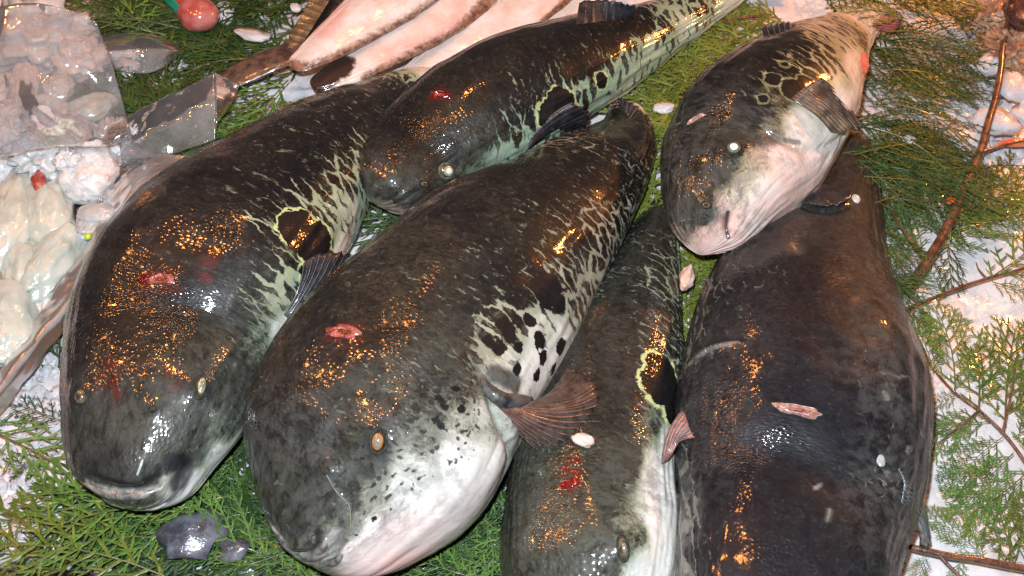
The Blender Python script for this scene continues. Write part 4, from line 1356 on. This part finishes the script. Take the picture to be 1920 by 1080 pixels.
# --- between the upper fish
for i, (a, b, c_, d, lb) in enumerate((
        (1400, 70, 1200, 100, 'yellow green frond beside the tail of the upper middle fish'), (1420, 20, 1280, 40, 'yellow green frond at the top edge right of the upper middle tail'),
        (1390, 100, 1230, 150, 'yellow green frond left of the rolled fish, second below the thin twig'), (1340, 150, 1180, 200, 'yellow green frond pointing at the tail bend of the central fish'),
        (1310, 190, 1210, 300, 'olive frond beside the upper left edge of the rolled fish'), (1290, 200, 1215, 260, 'short yellow frond by the glinting ice crystal'),
        (1250, 330, 1215, 470, 'narrow yellow green frond in the gap between the central fish tail and the rolled fish'), (1340, 60, 1250, 90, 'small bright frond just under the thin twig'),
        (1200, 260, 1270, 180, 'dark tipped frond right of the central fish tail'), (1450, 60, 1360, 20, 'yellow frond behind the dorsal fin of the rolled fish'))):
    fr(a, b, c_, d, .022, .014, 'F', (i * 5) % 6, M_LY, (i % 3 - 1) * .2, label=lb, group='fronds between the upper fish')
# --- dense drooping fronds upper right
for i, (a, b, c_, d, lb) in enumerate((
        (1640, 10, 1830, 60, 'drooping dark frond, topmost of those right of the rolled fish tail'), (1600, 20, 1760, 0, 'dark frond crossing the top edge above the rolled fish tail'),
        (1640, 90, 1850, 130, 'drooping frond starting at the red tail tip of the rolled fish'), (1630, 130, 1840, 210, 'drooping frond starting beside the pink anal fin'),
        (1620, 190, 1850, 250, 'drooping frond reaching the thick branch, just below the pink anal fin'), (1640, 240, 1830, 330, 'long arching frond ending on the thick branch'),
        (1600, 290, 1780, 320, 'dark frond starting where the rolled fish touches the black fish tail'), (1620, 330, 1780, 400, 'dark frond ending by the small orange scrap'),
        (1700, 20, 1850, 20, 'dark frond along the top edge left of the amber piece'), (1640, 380, 1740, 400, 'short dark frond beside the tail of the largest fish'),
        (1650, 60, 1790, 90, 'frond right of the red tail tip, under the topmost ones'), (1620, 160, 1760, 190, 'shaded frond behind the pink anal fin'),
        (1620, 260, 1760, 280, 'shaded frond below the glinting ice crystal'), (1610, 300, 1680, 420, 'frond hanging down along the tail of the largest fish'),
        (1700, 130, 1860, 170, 'frond reaching right to the upper end of the thick branch'))):
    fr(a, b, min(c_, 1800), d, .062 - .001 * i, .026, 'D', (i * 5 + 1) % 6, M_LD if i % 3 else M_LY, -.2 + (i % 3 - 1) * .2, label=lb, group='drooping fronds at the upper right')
fr(1700, 40, 1560, 20, .08, .06, 'F', 1, M_LY, .1, label='olive frond reaching over the tail of the rolled fish')
fr(1860, 20, 1720, 10, .05, .06, 'F', 5, M_LY, .1, label='brownish green frond at the top edge near the right corner')


# --- branches with fronds as parts
def branch(label, pts, r0, r1, twigs, fronds, z=.022, mat=M_BARK, name='cypress_branch'):
    P = [px(x, y, zz) for x, y, zz in pts]
    rt = empty(name, tuple(P[0]), label, 'branch')
    C, L = catmull(P, 40)
    C = C + np.stack([fbm(C, 30, 2, 3) * .0012, fbm(C, 30, 2, 4) * .0012, fbm(C, 30, 2, 6) * .0008], -1)
    rad = np.linspace(r0, r1, 40) * (1 + .10 * fbm(C, 70, 2, 9))
    V, F = tube(C, rad, 10)
    mk('stem', V, F, mat, rt)
    for tw in twigs:
        C2, _ = catmull([px(x, y, zz) for x, y, zz in tw[0]], 20)
        V, F = tube(C2, np.linspace(tw[1], tw[1] * .5, 20), 7)
        mk('twig', V, F, mat, rt)
    for q in fronds:
        bx, by, tx, ty = q[:4]
        kind, k = (q[4], q[5]) if len(q) > 5 else ('S', 0)
        mt = q[6] if len(q) > 6 else M_LG
        fr(bx, by, tx, ty, z, z * .55, kind, k, mt, (k % 3 - 1) * .12, parent=rt, flip=bool((bx + by) % 2))
    return rt


branch('thick red brown cypress branch slanting down the upper right side over the ice',
       [(1905, -30, .050), (1880, 90, .045), (1868, 180, .040), (1845, 260, .036), (1812, 345, .032), (1775, 425, .028), (1738, 490, .024), (1698, 548, .018)], .0024, .0052,
       [([(1735, 490, .024), (1700, 440, .026), (1660, 380, .028), (1625, 330, .03)], .0024), ([(1830, 290, .036), (1870, 275, .034), (1930, 262, .03)], .0018),
        ([(1765, 440, .026), (1800, 400, .026), (1860, 380, .024)], .0014), ([(1800, 365, .03), (1740, 330, .03), (1690, 320, .03)], .0014)],
       [(1800, 372, 1650, 318, 'S', 2), (1770, 430, 1668, 395, 'S', 1), (1745, 480, 1655, 470, 'S', 3), (1735, 500, 1665, 555, 'S', 1), (1770, 425, 1900, 335, 'S', 0, M_LG), (1785, 405, 1935, 345, 'S', 2, M_LY), (1790, 430, 1945, 410, 'S', 0, M_LG),
        (1770, 440, 1790, 545, 'S', 3, M_LD), (1755, 460, 1870, 430, 'S', 1, M_LG), (1700, 440, 1640, 520, 'S', 3), (1720, 470, 1680, 380, 'S', 3), (1860, 375, 1960, 340, 'S', 1, M_LY), (1690, 420, 1640, 440, 'S', 1), (1820, 320, 1740, 300, 'S', 1)], z=.030)
branch('thin brown twig crossing the ice from the fish to the right edge',
       [(1698, 582, .016), (1745, 560, .018), (1800, 538, .018), (1850, 522, .018), (1900, 508, .018), (1960, 490, .018)], .0019, .0012,
       [([(1850, 522, .018), (1835, 505, .02), (1830, 492, .02)], .0010)],
       [(1855, 522, 1965, 455, 'S', 3, M_LG), (1860, 528, 1950, 560, 'S', 3, M_LG), (1720, 575, 1762, 650, 'S', 3, M_LG), (1770, 555, 1745, 500, 'S', 3, M_LG), (1715, 575, 1700, 640, 'S', 3, M_LD)])
branch('slim brown cypress branch with open fronds on the white ice at the middle right',
       [(1975, 940, .020), (1925, 870, .022), (1880, 810, .024), (1835, 770, .024), (1790, 735, .024), (1750, 690, .02), (1725, 640, .016)], .0016, .0009,
       [([(1880, 810, .024), (1895, 740, .022), (1905, 680, .02)], .0011), ([(1835, 770, .024), (1800, 800, .022), (1760, 830, .02)], .0011)],
       [(1790, 738, 1790, 580, 'S', 2, M_LG), (1750, 700, 1725, 590, 'S', 2, M_LG), (1885, 800, 1880, 610, 'S', 0, M_LG), (1905, 760, 1935, 600, 'S', 2, M_LG), (1835, 770, 1840, 650, 'S', 3, M_LG), (1830, 775, 1720, 850, 'S', 0, M_LG),
        (1880, 820, 1760, 900, 'S', 2, M_LG), (1900, 850, 1780, 960, 'S', 0, M_LG), (1930, 880, 1830, 990, 'S', 1, M_LG), (1860, 790, 1750, 800, 'S', 3, M_LG), (1930, 870, 1975, 740, 'S', 2, M_LG), (1900, 820, 1965, 780, 'S', 1, M_LG),
        (1800, 740, 1740, 760, 'S', 3, M_LG), (1960, 920, 1870, 1040, 'S', 3, M_LY), (1945, 890, 1990, 860, 'S', 1, M_LG)])
branch('wet brown twig lying along the bottom right corner',
       [(1630, 985, .016), (1690, 1020, .02), (1760, 1040, .022), (1840, 1052, .022), (1960, 1072, .02)], .0024, .0033,
       [([(1760, 1040, .022), (1800, 1080, .02), (1850, 1110, .02)], .0015)],
       [(1700, 1022, 1640, 1090, 'S', 3, M_LD), (1740, 1040, 1700, 1100, 'S', 2, M_LG), (1850, 1050, 1750, 950, 'S', 2, M_LG), (1900, 1055, 1870, 930, 'S', 3, M_LG), (1940, 1060, 1945, 930, 'S', 2, M_LY), (1800, 1045, 1790, 1120, 'S', 3, M_LG), (1680, 1015, 1720, 940, 'S', 3, M_LG)])
branch('thin brown twig in the foliage left of the rolled fish, under its dorsal side',
       [(1440, 28, .022), (1380, 36, .022), (1310, 48, .022), (1250, 66, .02)], .0016, .0011, [], [(1330, 44, 1230, 20, 'F', 3, M_LY), (1380, 36, 1300, 110, 'F', 2, M_LY)])

# ------------------------------------------------------------------ pale flat fish at the top
def flat_material(name):
    m = NT(name)
    uv = m.attr('skin_uv', True)
    c = m.obj()
    n1 = m.noise(40, 4, 0.6, c)
    col = m.mix(m.ramp(n1, 0.3, 0.7), (0.64, 0.55, 0.49), (0.78, 0.73, 0.72))
    col = m.mix(m.math('MULTIPLY', m.attr('pink'), m.ramp(m.noise(60, 4, 0.6, c), 0.3, 0.6, 0.4, 1)), col, (0.72, 0.40, 0.34))
    e = m.ramp(m.math('ADD', m.attr('brown'), m.math('MULTIPLY', m.math('SUBTRACT', m.noise(170, 5, 0.75, c), 0.5), 1.3)), 0.28, 0.95)
    col = m.mix(e, col, m.mix(m.ramp(m.noise(160, 3, 0.6, c), 0.35, 0.65), (0.10, 0.045, 0.03), (0.30, 0.17, 0.11)))
    col = m.mix(m.ramp(m.math('ADD', m.attr('dark'), m.math('MULTIPLY', m.math('SUBTRACT', m.noise(110, 4, 0.6, c), 0.5), 0.9)), 0.35, 0.65), col, (0.035, 0.022, 0.018))
    h = m.math('ADD', m.math('MULTIPLY', m.voro(300, uv, 'F1', dim='2D'), 0.45), m.noise(120, 3, 0.5, c))
    m.bsdf(Base_Color=col, Roughness=0.32, Normal=m.bump(h, 0.0005), Coat_Weight=0.8, Coat_Roughness=0.09, Subsurface_Weight=0.12, Subsurface_Scale=0.006)
    return m.m


MF = flat_material('pale_flat_fish_skin')


def flat_fish(label, st, z0, edge, darkhead=None, head_brown=None):
    f = Fish('flatfish', label, st, z0=z0, aspect=0.36, roll=0, cap=.5, n=150, m=110, cat='flatfish', group='pale flat fish fanned out at the top', flat=2.0)
    if edge:
        for pts, r in edge:
            f.paint('brown', pts, r, 1.0, soft=.95)
    for p in darkhead or []:
        f.paint('dark', p[0], p[1], 1.0, soft=.9)
    for p in head_brown or []:
        f.paint('pink', p[0], p[1], .8, soft=.8)
    f.done(MF)
    return f


P4 = flat_fish('lilac white flat fish furthest right, mostly hidden behind the upper pufferfish', [(960, 75, 20), (1020, 30, 40), (1080, -20, 52), (1150, -80, 60), (1240, -150, 40)], .010, [])
P3 = flat_fish('third pale flat fish from the left, lying against the back of the upper pufferfish', [(745, 165, 12), (800, 128, 34), (870, 80, 54), (950, 25, 64), (1030, -40, 66), (1110, -110, 50), (1180, -170, 30)], .022,
               [([(1000, 58), (1040, 25), (1075, -10)], .006)], head_brown=[([(1020, 40), (1060, 5)], .012)])
P2 = flat_fish('second pale flat fish from the left, with a dark brown head patch', [(585, 168, 16), (640, 142, 30), (710, 98, 44), (790, 50, 56), (860, 0, 62), (940, -60, 60), (1020, -130, 36)], .036,
               [([(690, 150), (760, 130), (800, 112), (860, 72), (905, 15), (930, -20)], .0085)], darkhead=[([(588, 160), (612, 140), (632, 124)], .017)], head_brown=[([(740, 120), (820, 90), (880, 30)], .018)])
P1 = flat_fish('leftmost pale flat fish with brown freckled edge and a brown tail pointing left', [(545, 132, 16), (585, 108, 30), (640, 70, 46), (700, 25, 58), (770, -25, 64), (850, -90, 60), (930, -150, 34)], .050,
               [([(600, 142), (650, 124), (700, 97), (760, 55), (820, 8), (850, -20)], .0085), ([(538, 130), (560, 128)], .010)], head_brown=[([(640, 20), (600, 60)], .010)])
# brown tail of the leftmost one
Vt, Ft = [], []
P, _ = catmull([px(292, 218, .022), px(370, 175, .030), px(450, 140, .038), px(520, 108, .044), (px(565, 98, .050))], 40)
w = np.interp(np.linspace(0, 1, 40), [0, .25, .6, 1], [.003, .011, .016, .017])
T = unit(np.gradient(P, axis=0))
Sd = unit(np.cross(T, [0, 0, 1.0]))
an = np.linspace(0, 2 * np.pi, 20, endpoint=False)
G = P[:, None] + Sd[:, None] * (np.cos(an)[None] * w[:, None])[..., None] + np.array([0, 0, 1.0]) * (np.sin(an)[None] * w[:, None] * .28)[..., None]
G = G + fbm(G, 60, 3, 3)[..., None] * .0012
M_TAIL = mat_simple('brown_tail_skin', (0.050, 0.028, 0.020), (0.15, 0.095, 0.07), .3, 90, .0008, 200, coat=.8)
mk('tail', G.reshape(-1, 3), grid_faces(40, 20, True), M_TAIL, P1.root)
fin(P1.root, [px(560, 95, .052), px(575, 70, .054), px(600, 30, .056), px(630, -20, .058)], [px(540, 92, .05), px(545, 60, .055), px(570, 20, .058), px(595, -30, .06)],
    (mat_simple('amber_fin_skin', (0.10, 0.06, 0.03), (0.24, 0.17, 0.09), .3, 90, .0004, 300, coat=.8), M_FINBROWN), rays=10, name='tail_fin')
# dark fish behind the leftmost flat fish
Dk = Fish('dark_fish', 'black wet fish back at the top, left behind the pale flat fish', [(560, 110, 14), (585, 65, 24), (615, 20, 30), (650, -40, 34), (690, -100, 20)], z0=.030, aspect=.5, cap=.6, n=90, m=70, cat='fish', group=None)
Dk.done(mat_simple('black_wet_skin', (0.012, 0.009, 0.008), (0.04, 0.03, 0.024), .25, 70, .0006, 300, coat=1.0))

# ------------------------------------------------------------------ plastic bag with pale organs
def plastic(name, milk=0.16, tint=(0.92, 0.93, 0.96), gl=0.10, rough=0.08):
    m = NT(name)
    c = m.obj()
    bp = m.bump(m.math('ADD', m.noise(38, 3, 0.5, c), m.math('MULTIPLY', m.noise(120, 3, 0.6, c), .2)), 0.0013)
    tr = m.n('BsdfTransparent', {'Color': (0.93, 0.92, 0.92, 1)})
    df = m.n('BsdfTranslucent', {'Color': (*tint, 1)})
    dd = m.n('BsdfDiffuse', {'Color': (*tint, 1)})
    a1 = m.n('MixShader', {0: 0.5, 1: df.outputs[0], 2: dd.outputs[0]})
    f = m.math('MULTIPLY', m.ramp(m.noise(26, 4, 0.6, c), 0.3, 0.7, 0.6, 1.4), milk)
    a2 = m.n('MixShader', {0: f, 1: tr.outputs[0], 2: a1.outputs[0]})
    g = m.n('BsdfGlossy', {'Color': (1, 1, 1, 1), 'Roughness': rough, 'Normal': bp})
    fr_ = m.n('Fresnel', {'IOR': 1.5, 'Normal': bp}).outputs[0]
    a3 = m.n('MixShader', {0: m.math('ADD', m.math('MULTIPLY', fr_, 0.7), gl * .35, clamp=True), 1: a2.outputs[0], 2: g.outputs[0]})
    m.t.links.new(a3.outputs[0], m.out.inputs[0])
    return m.m


M_PLAS = plastic('clear_plastic', .17, gl=.06, rough=.08)
M_PLASM = plastic('milky_plastic', .45, (0.70, 0.65, 0.62), gl=.02, rough=.28)


def sheet(rows, nu=60, nv=44, crinkle=.0012, sc=30, seed=1, thick=.0004):
    g = np.array([[px(*p) for p in r] for r in rows])
    g = np.stack([catmull(r, np.linspace(0, 1, nu))[0] for r in g])       # rows x nu
    g = np.stack([catmull(g[:, j], np.linspace(0, 1, nv))[0] for j in range(nu)], 1)
    N = grid_normals(g)
    g = g + N * (fbm(g, sc, 3, seed) * crinkle)[..., None]
    return slab(g, thick)


bag = empty('plastic_bag', tuple(px(120, 300, 0)), 'open clear plastic bag holding pale fish organs on the left edge', 'bag')
V, F_ = sheet([[(-80, 30, .165), (40, 6, .180), (120, 15, .182), (182, 42, .172)], [(-80, 110, .14), (40, 100, .152), (130, 100, .150), (211, 125, .135)],
               [(-80, 220, .105), (50, 210, .112), (150, 205, .112), (237, 215, .092)], [(-80, 310, .07), (60, 285, .078), (160, 275, .074), (246, 258, .052)]], crinkle=.0060, sc=24, seed=3)
mk('upper_flap', V, F_, M_PLAS, bag)
V, F_ = sheet([[(232, 226, .050), (310, 182, .066), (401, 136, .090)], [(228, 262, .052), (310, 232, .070), (404, 195, .082)], [(228, 300, .045), (308, 292, .050), (404, 262, .060)]], crinkle=.0034, sc=34, seed=5)
mk('side_fold', V, F_, M_PLAS, bag)
V, F_ = sheet([[(401, 136, .0905), (425, 147, .078), (451, 158, .068)], [(404, 175, .086), (420, 190, .074), (432, 196, .064)], [(406, 240, .066), (408, 232, .062), (411, 226, .058)]], crinkle=.0006, seed=6, nu=20, nv=30)
mk('fold_tip', V, F_, M_PLAS, bag)
V, F_ = sheet([[(300, 288, .050), (232, 335, .048), (185, 425, .046), (100, 548, .044), (0, 690, .040), (-50, 760, .038)],
               [(350, 288, .058), (262, 352, .058), (208, 445, .056), (128, 565, .052), (15, 712, .048), (-40, 785, .046)],
               [(406, 264, .056), (316, 340, .052), (232, 448, .046), (152, 575, .036), (40, 722, .026), (-40, 830, .02)]], nu=110, nv=30, crinkle=.0022, sc=45, seed=8, thick=.0006)
mk('rolled_edge', V, F_, M_PLASM, bag)
V, F_ = sheet([[(246, 262, .050), (262, 275, .046), (300, 292, .048)], [(200, 330, .042), (215, 340, .04), (236, 338, .046)], [(150, 450, .034), (165, 445, .036), (186, 428, .044)], [(80, 560, .030), (90, 556, .034), (102, 548, .042)]], nu=24, nv=60, crinkle=.003, sc=50, seed=12)
mk('inner_fold', V, F_, M_PLAS, bag)
V, F_ = sheet([[(-120, 40, .004), (60, 30, .004), (230, 60, .006)], [(-120, 300, .003), (60, 300, .003), (300, 280, .008)], [(-120, 600, .003), (0, 600, .003), (140, 560, .008)], [(-120, 800, .006), (-60, 780, .006), (0, 720, .01)]], nu=40, nv=50, crinkle=.002, seed=14)
mk('under_layer', V, F_, M_PLASM, bag)


def organ_mat(name, a, b, blood=0.3, gran=0.0, rough=.18):
    m = NT(name)
    c = m.obj()
    col = m.mix(m.ramp(m.noise(30, 4, 0.6, c), 0.3, 0.7), a, b)
    col = m.mix(m.math('MULTIPLY', m.ramp(m.noise(55, 4, 0.65, c), 0.56, 0.70), blood), col, (0.38, 0.10, 0.07))
    v = m.voro(330, c, 'F1')
    h = m.math('ADD', m.math('MULTIPLY', v, -gran * .25), m.math('MULTIPLY', m.noise(140, 5, 0.65, c), 0.8 + gran * 1.2))
    m.bsdf(Base_Color=col, Roughness=rough, Normal=m.bump(h, 0.0011), Coat_Weight=0.9, Coat_Roughness=0.07, Subsurface_Weight=0.35, Subsurface_Scale=0.012, Subsurface_Radius=(1, .8, .6))
    return m.m


M_MILT = organ_mat('smooth_milt', (0.40, 0.47, 0.43), (0.58, 0.63, 0.56), .10)
M_GRAN = organ_mat('grainy_organ', (0.56, 0.57, 0.57), (0.78, 0.79, 0.79), .45, 1.2)
M_TAN = organ_mat('tan_organ', (0.50, 0.47, 0.45), (0.70, 0.69, 0.67), .4, .4)
M_GREY = organ_mat('grey_organ', (0.36, 0.39, 0.40), (0.60, 0.61, 0.60), .3, .3)


def organ(x, y, rx, ry, z, mat, label, rot=0.0, h=None, seed=0, amp=.12, sc=1.4, name='fish_organ'):
    p = px(x, y, z)
    k = 1 / FPX * np.linalg.norm(p - CAM)
    a, b = rx * k, ry * k * 1.12
    gr = mat in (M_GRAN, M_TAN, M_GREY)
    V, F = lump(a, b, h or min(a, b) * .75, 40, 60, seed, amp * (1.5 if gr else 1.2), sc * (2.3 if gr else 1.4))
    V = rotz(V, R(rot))
    o = mk(name, V + p, F, mat, loc=tuple(p))
    tag(o, label, 'organ', 'pale fish organs in the bag')
    return o


organ(18, 415, 44, 92, .040, M_MILT, 'long smooth greenish sac upright against the left edge, in the bag', 0, seed=31)
organ(92, 400, 46, 72, .036, M_MILT, 'smooth greenish white sac in the bag with a red spot above it', 14, seed=32)
organ(98, 490, 44, 78, .034, M_MILT, 'pale blue smooth sac in the middle of the heap, right of the long sac', -20, seed=33)
organ(40, 500, 40, 62, .032, M_MILT, 'narrow pale sac wedged between two smooth sacs in the bag', 10, seed=34)
organ(14, 610, 58, 84, .030, M_MILT, 'large round greenish sac lowest in the bag beside its rolled edge', 20, seed=35)
organ(128, 300, 22, 20, .062, M_GRAN, 'small bright frothy bit on top of the grainy disc', 0, seed=71, amp=.3, sc=2)
organ(60, 262, 20, 16, .066, M_GRAN, 'tiny white frothy bit left of the little blue white blob', 0, seed=72, amp=.3, sc=2)
organ(95, 575, 34, 38, .020, M_GRAN, 'small frothy lump beside the rolled bag edge', 0, seed=36)
organ(162, 318, 56, 62, .042, M_GRAN, 'flat round grainy disc in the bag near the folded plastic', 10, seed=37, amp=.08)
organ(82, 290, 50, 46, .046, M_GRAN, 'frothy white lump at the middle of the organ heap', 0, seed=38, amp=.22, sc=2.2)
organ(112, 268, 30, 24, .056, M_MILT, 'little blue white blob lying on the frothy lump', 0, seed=45)
organ(22, 235, 40, 46, .046, M_GRAN, 'knobbly cream lump at the left edge above the long sac', 0, seed=39, amp=.22, sc=2.2)
organ(46, 160, 26, 44, .060, M_TAN, 'upright tan oval lobe under the plastic flap', 8, seed=40)
organ(10, 165, 26, 26, .056, M_TAN, 'small orange tan lobe touching the left edge', 0, seed=41)
organ(78, 215, 60, 32, .052, M_TAN, 'wide tan fold with reddish rim below the plastic flap', -28, seed=42, amp=.2)
organ(138, 248, 30, 34, .052, M_TAN, 'pinkish rounded lump above the grainy disc', 0, seed=43)
organ(168, 205, 48, 24, .050, M_MILT, 'grey white finger shaped piece seen through the plastic flap', 32, seed=44)
organ(110, 165, 26, 24, .060, M_GREY, 'small round grey ringed lump seen through the plastic flap', 0, seed=46)
organ(60, 70, 90, 62, .055, M_GREY, 'large dull mass behind the upper part of the plastic flap', 0, seed=47, amp=.25, sc=2)
organ(150, 110, 44, 36, .054, M_TAN, 'brownish mass behind the right part of the plastic flap', 20, seed=48, amp=.2)
organ(210, 270, 38, 44, .036, M_GRAN, 'wet translucent lump between the grainy disc and the folded plastic', 0, seed=49, amp=.25, sc=2.4)
organ(-10, 320, 40, 40, .030, M_GRAN, 'cream lump cut by the left frame edge', 0, seed=50, amp=.2)
organ(245, 252, 22, 18, .050, M_GRAN, 'small frothy bit at the root of the folded plastic', 0, seed=51, amp=.25, sc=2.4)
organ(186, 402, 40, 20, .046, M_GREY, 'shiny dark grey disc by the rolled bag edge', 0, seed=52, amp=.05)
organ(170, 430, 30, 26, .036, M_GREY, 'dull grey lump under the shiny grey disc', 0, seed=53, amp=.15)
organ(73, 340, 13, 22, .052, mat_simple('blood_clot', (0.28, 0.03, 0.02), (0.42, 0.12, 0.09), .2, 90, .0004, 200, coat=1), 'dark red clot on top of the greenish sacs', 15, seed=54, amp=.1)
V, F_ = lump(.0036, .0036, .003, 12, 16, 60, .05)
p = px(165, 443, .060)
o = mk('green_bead', V + p, F_, mat_simple('bright_green', (0.40, 0.62, 0.02), (0.50, 0.70, 0.05), .25, 90, .0001, 200, coat=1), loc=tuple(p))
tag(o, 'tiny bright yellow green bead by the rolled bag edge', 'bead')

# small second bag scrap
sc_ = empty('plastic_scrap', tuple(px(270, 95, .03)), 'small clear plastic pouch pointing right, behind the upper bag flap', 'bag')
V, F_ = sheet([[(190, 62, .045), (270, 60, .045), (320, 75, .04), (345, 92, .03)], [(190, 95, .058), (260, 90, .058), (310, 92, .048), (347, 94, .032)], [(200, 128, .04), (260, 138, .04), (300, 130, .036), (346, 96, .03)]], crinkle=.0016, seed=15)
mk('pouch', V, F_, M_PLAS, sc_)
organ(222, 98, 34, 20, .036, M_GRAN, 'lumpy cream piece inside the small clear pouch', -10, seed=61, amp=.25, sc=2.4)
organ(235, 122, 26, 12, .034, M_TAN, 'thin beige strip inside the small clear pouch', -10, seed=62)
organ(236, 138, 12, 14, .024, M_MILT, 'tiny pale green tip under the small clear pouch', 30, seed=63)

# red organ with green strip at the top
p = px(372, 28, .045)
V, F_ = lump(.021, .020, .017, 30, 44, 70, .05, 1.2)
V2 = V.copy()
k = sm(0.0, .02, -V2[:, 0] * .6 + V2[:, 1])
V2[:, 0] -= k * .012
V2[:, 1] += k * .014
m = NT('red_glossy_flesh')
c = m.obj()
col = m.mix(m.ramp(m.noise(45, 3, 0.6, c), 0.35, 0.65), (0.40, 0.07, 0.06), (0.50, 0.20, 0.18))
m.bsdf(Base_Color=col, Roughness=.15, Coat_Weight=1.0, Coat_Roughness=.05, Subsurface_Weight=.2, Subsurface_Scale=.006, Normal=m.bump(m.noise(60, 3, .5, c), .0006))
o = mk('red_organ', V2 + p, F_, m.m, loc=tuple(p))
tag(o, 'glossy red pear shaped organ on the foliage at the top', 'organ')
V, F_ = sheet([[(288, -14, .05), (312, 6, .052), (336, 30, .05)], [(300, -22, .058), (324, -2, .06), (346, 20, .055)]], nu=20, nv=8, crinkle=.001, thick=.001)
o = mk('green_strip', V, F_, mat_simple('teal_plastic', (0.0, 0.16, 0.10), (0.01, 0.24, 0.16), .3, 60, .0004, 200, coat=.5), loc=tuple(px(312, 5, .05)))
tag(o, 'teal green plastic strip beside the red organ', 'strip')


def ice_piece(x, y, rx, ry, z, label, rot=0, seed=0, mat=None):
    p = px(x, y, z)
    k = 1 / FPX * np.linalg.norm(p - CAM)
    V, F = lump(rx * k, ry * k * 1.1, min(rx, ry) * k * .6, 10, 14, seed, .4, 1.8)
    V = rotz(V, R(rot))
    o = mk('ice_lump', V + p, F, mat or M_ICEL, loc=tuple(p), smooth=False)
    tag(o, label, 'ice', 'ice lumps one can tell apart')


ice_piece(475, 66, 36, 12, .030, 'silvery ice sliver left of the brown fish tail', -20, 3)
ice_piece(420, 22, 18, 26, .030, 'clear grey ice lump right of the red organ', 10, 5)
ice_piece(555, 14, 10, 10, .040, 'small ice crystal at the top by the amber fin', 0, 6)
ice_piece(355, 1005, 62, 40, .030, 'big dark grey ice lump among the bottom left fronds', 20, 7, mat_simple('dark_grey_ice', (0.05, 0.05, 0.06), (0.17, 0.17, 0.20), .2, 60, .001, 200, coat=.8))  # dark grey mottled ice colour
ice_piece(440, 1030, 30, 20, .026, 'smaller grey ice lump right of the big dark one', -10, 8, bpy.data.materials['dark_grey_ice'])
ice_piece(470, 1062, 40, 22, .014, 'blue grey ice lump at the bottom edge under the central fish mouth', 0, 9, bpy.data.materials['dark_grey_ice'])
ice_piece(1245, 202, 20, 12, .026, 'glinting ice crystal in the fronds between the upper fish', 0, 10)
ice_piece(1705, 262, 12, 9, .045, 'glinting ice crystal on the dense fronds at the upper right', 0, 11)
ice_piece(1870, 230, 34, 26, .030, 'lumpy clear ice right of the thick branch', 0, 12)
ice_piece(1812, 262, 40, 22, .020, 'flat pinkish ice piece left of the thick branch', -20, 13)
ice_piece(1905, 165, 34, 26, .030, 'amber lit ice lump between the thick branch and the right edge', 10, 21)
ice_piece(1860, 120, 26, 20, .030, 'small ice lump at the upper end of the thick branch', 30, 22)
ice_piece(1925, 215, 30, 24, .026, 'rough ice lump at the right edge above the orange strip', 0, 23)
ice_piece(985, 1000, 10, 14, .02, 'small ice bit by the olive fish, bottom middle', 0, 14)

# top right corner pieces
M_CORN = organ_mat('amber_wet_flesh', (0.28, 0.12, 0.06), (0.60, 0.38, 0.24), .6, .9)
o = organ(1900, 95, 46, 36, .030, M_CORN, 'wet brownish flesh piece near the top right corner', 20, seed=81, amp=.5, sc=3.5, name='seafood_piece')
o = organ(1846, 24, 36, 32, .034, M_CORN, 'amber lumpy piece at the top edge left of the corner', 0, seed=82, amp=.5, sc=3.5, name='seafood_piece')
o = organ(1925, 20, 36, 44, .060, mat_simple('dark_brown_flesh', (0.05, 0.02, 0.015), (0.13, 0.06, 0.04), .25, 60, .0008, 200, coat=.9), 'dark brown piece filling the top right corner', 0, seed=83, name='seafood_piece')
o = organ(1908, 268, 36, 8, .026, mat_simple('orange_red_flesh', (0.62, 0.10, 0.03), (0.7, 0.22, 0.10), .2, 60, .0004, 200, coat=1), 'orange red strip on the ice at the right edge', 4, seed=84, name='seafood_piece')
for q in ('seafood_piece',):
    pass
V, F_ = lump(.0048, .004, .003, 10, 14, 90, .2)
p = px(1782, 376, .037)
o = mk('orange_scrap', V + p, F_, mat_simple('orange_scrap_flesh', (0.75, 0.09, 0.02), (0.8, 0.14, 0.03), .3, 60, .0002, 200, coat=.6), loc=tuple(p))
tag(o, 'small orange scrap stuck on the thick branch', 'scrap')
V, F_ = lump(.010, .006, .005, 14, 20, 91, .25)
V = rotz(V, R(-20))
p = D.on(1096, 830, .004)
o = mk('flesh_scrap', V * .9 + p, F_, mat_simple('white_scrap_flesh', (0.62, 0.55, 0.50), (0.7, 0.5, 0.42), .3, 100, .0004, 300, coat=.8), loc=tuple(p))
tag(o, 'small whitish flesh scrap on the olive fish under the fanned fin', 'scrap')
p = px(1288, 520, .05)
V, F_ = lump(.0065, .013, .005, 20, 26, 92, .25, 1.8)
V = rotz(V, R(-15))
o = mk('flesh_scrap', V + p, F_, mat_simple('peach_scrap_flesh', (0.68, 0.42, 0.32), (0.78, 0.6, 0.5), .25, 90, .0004, 200, coat=.9), loc=tuple(p))
tag(o, 'peach coloured flesh scrap between the olive and the largest fish', 'scrap')
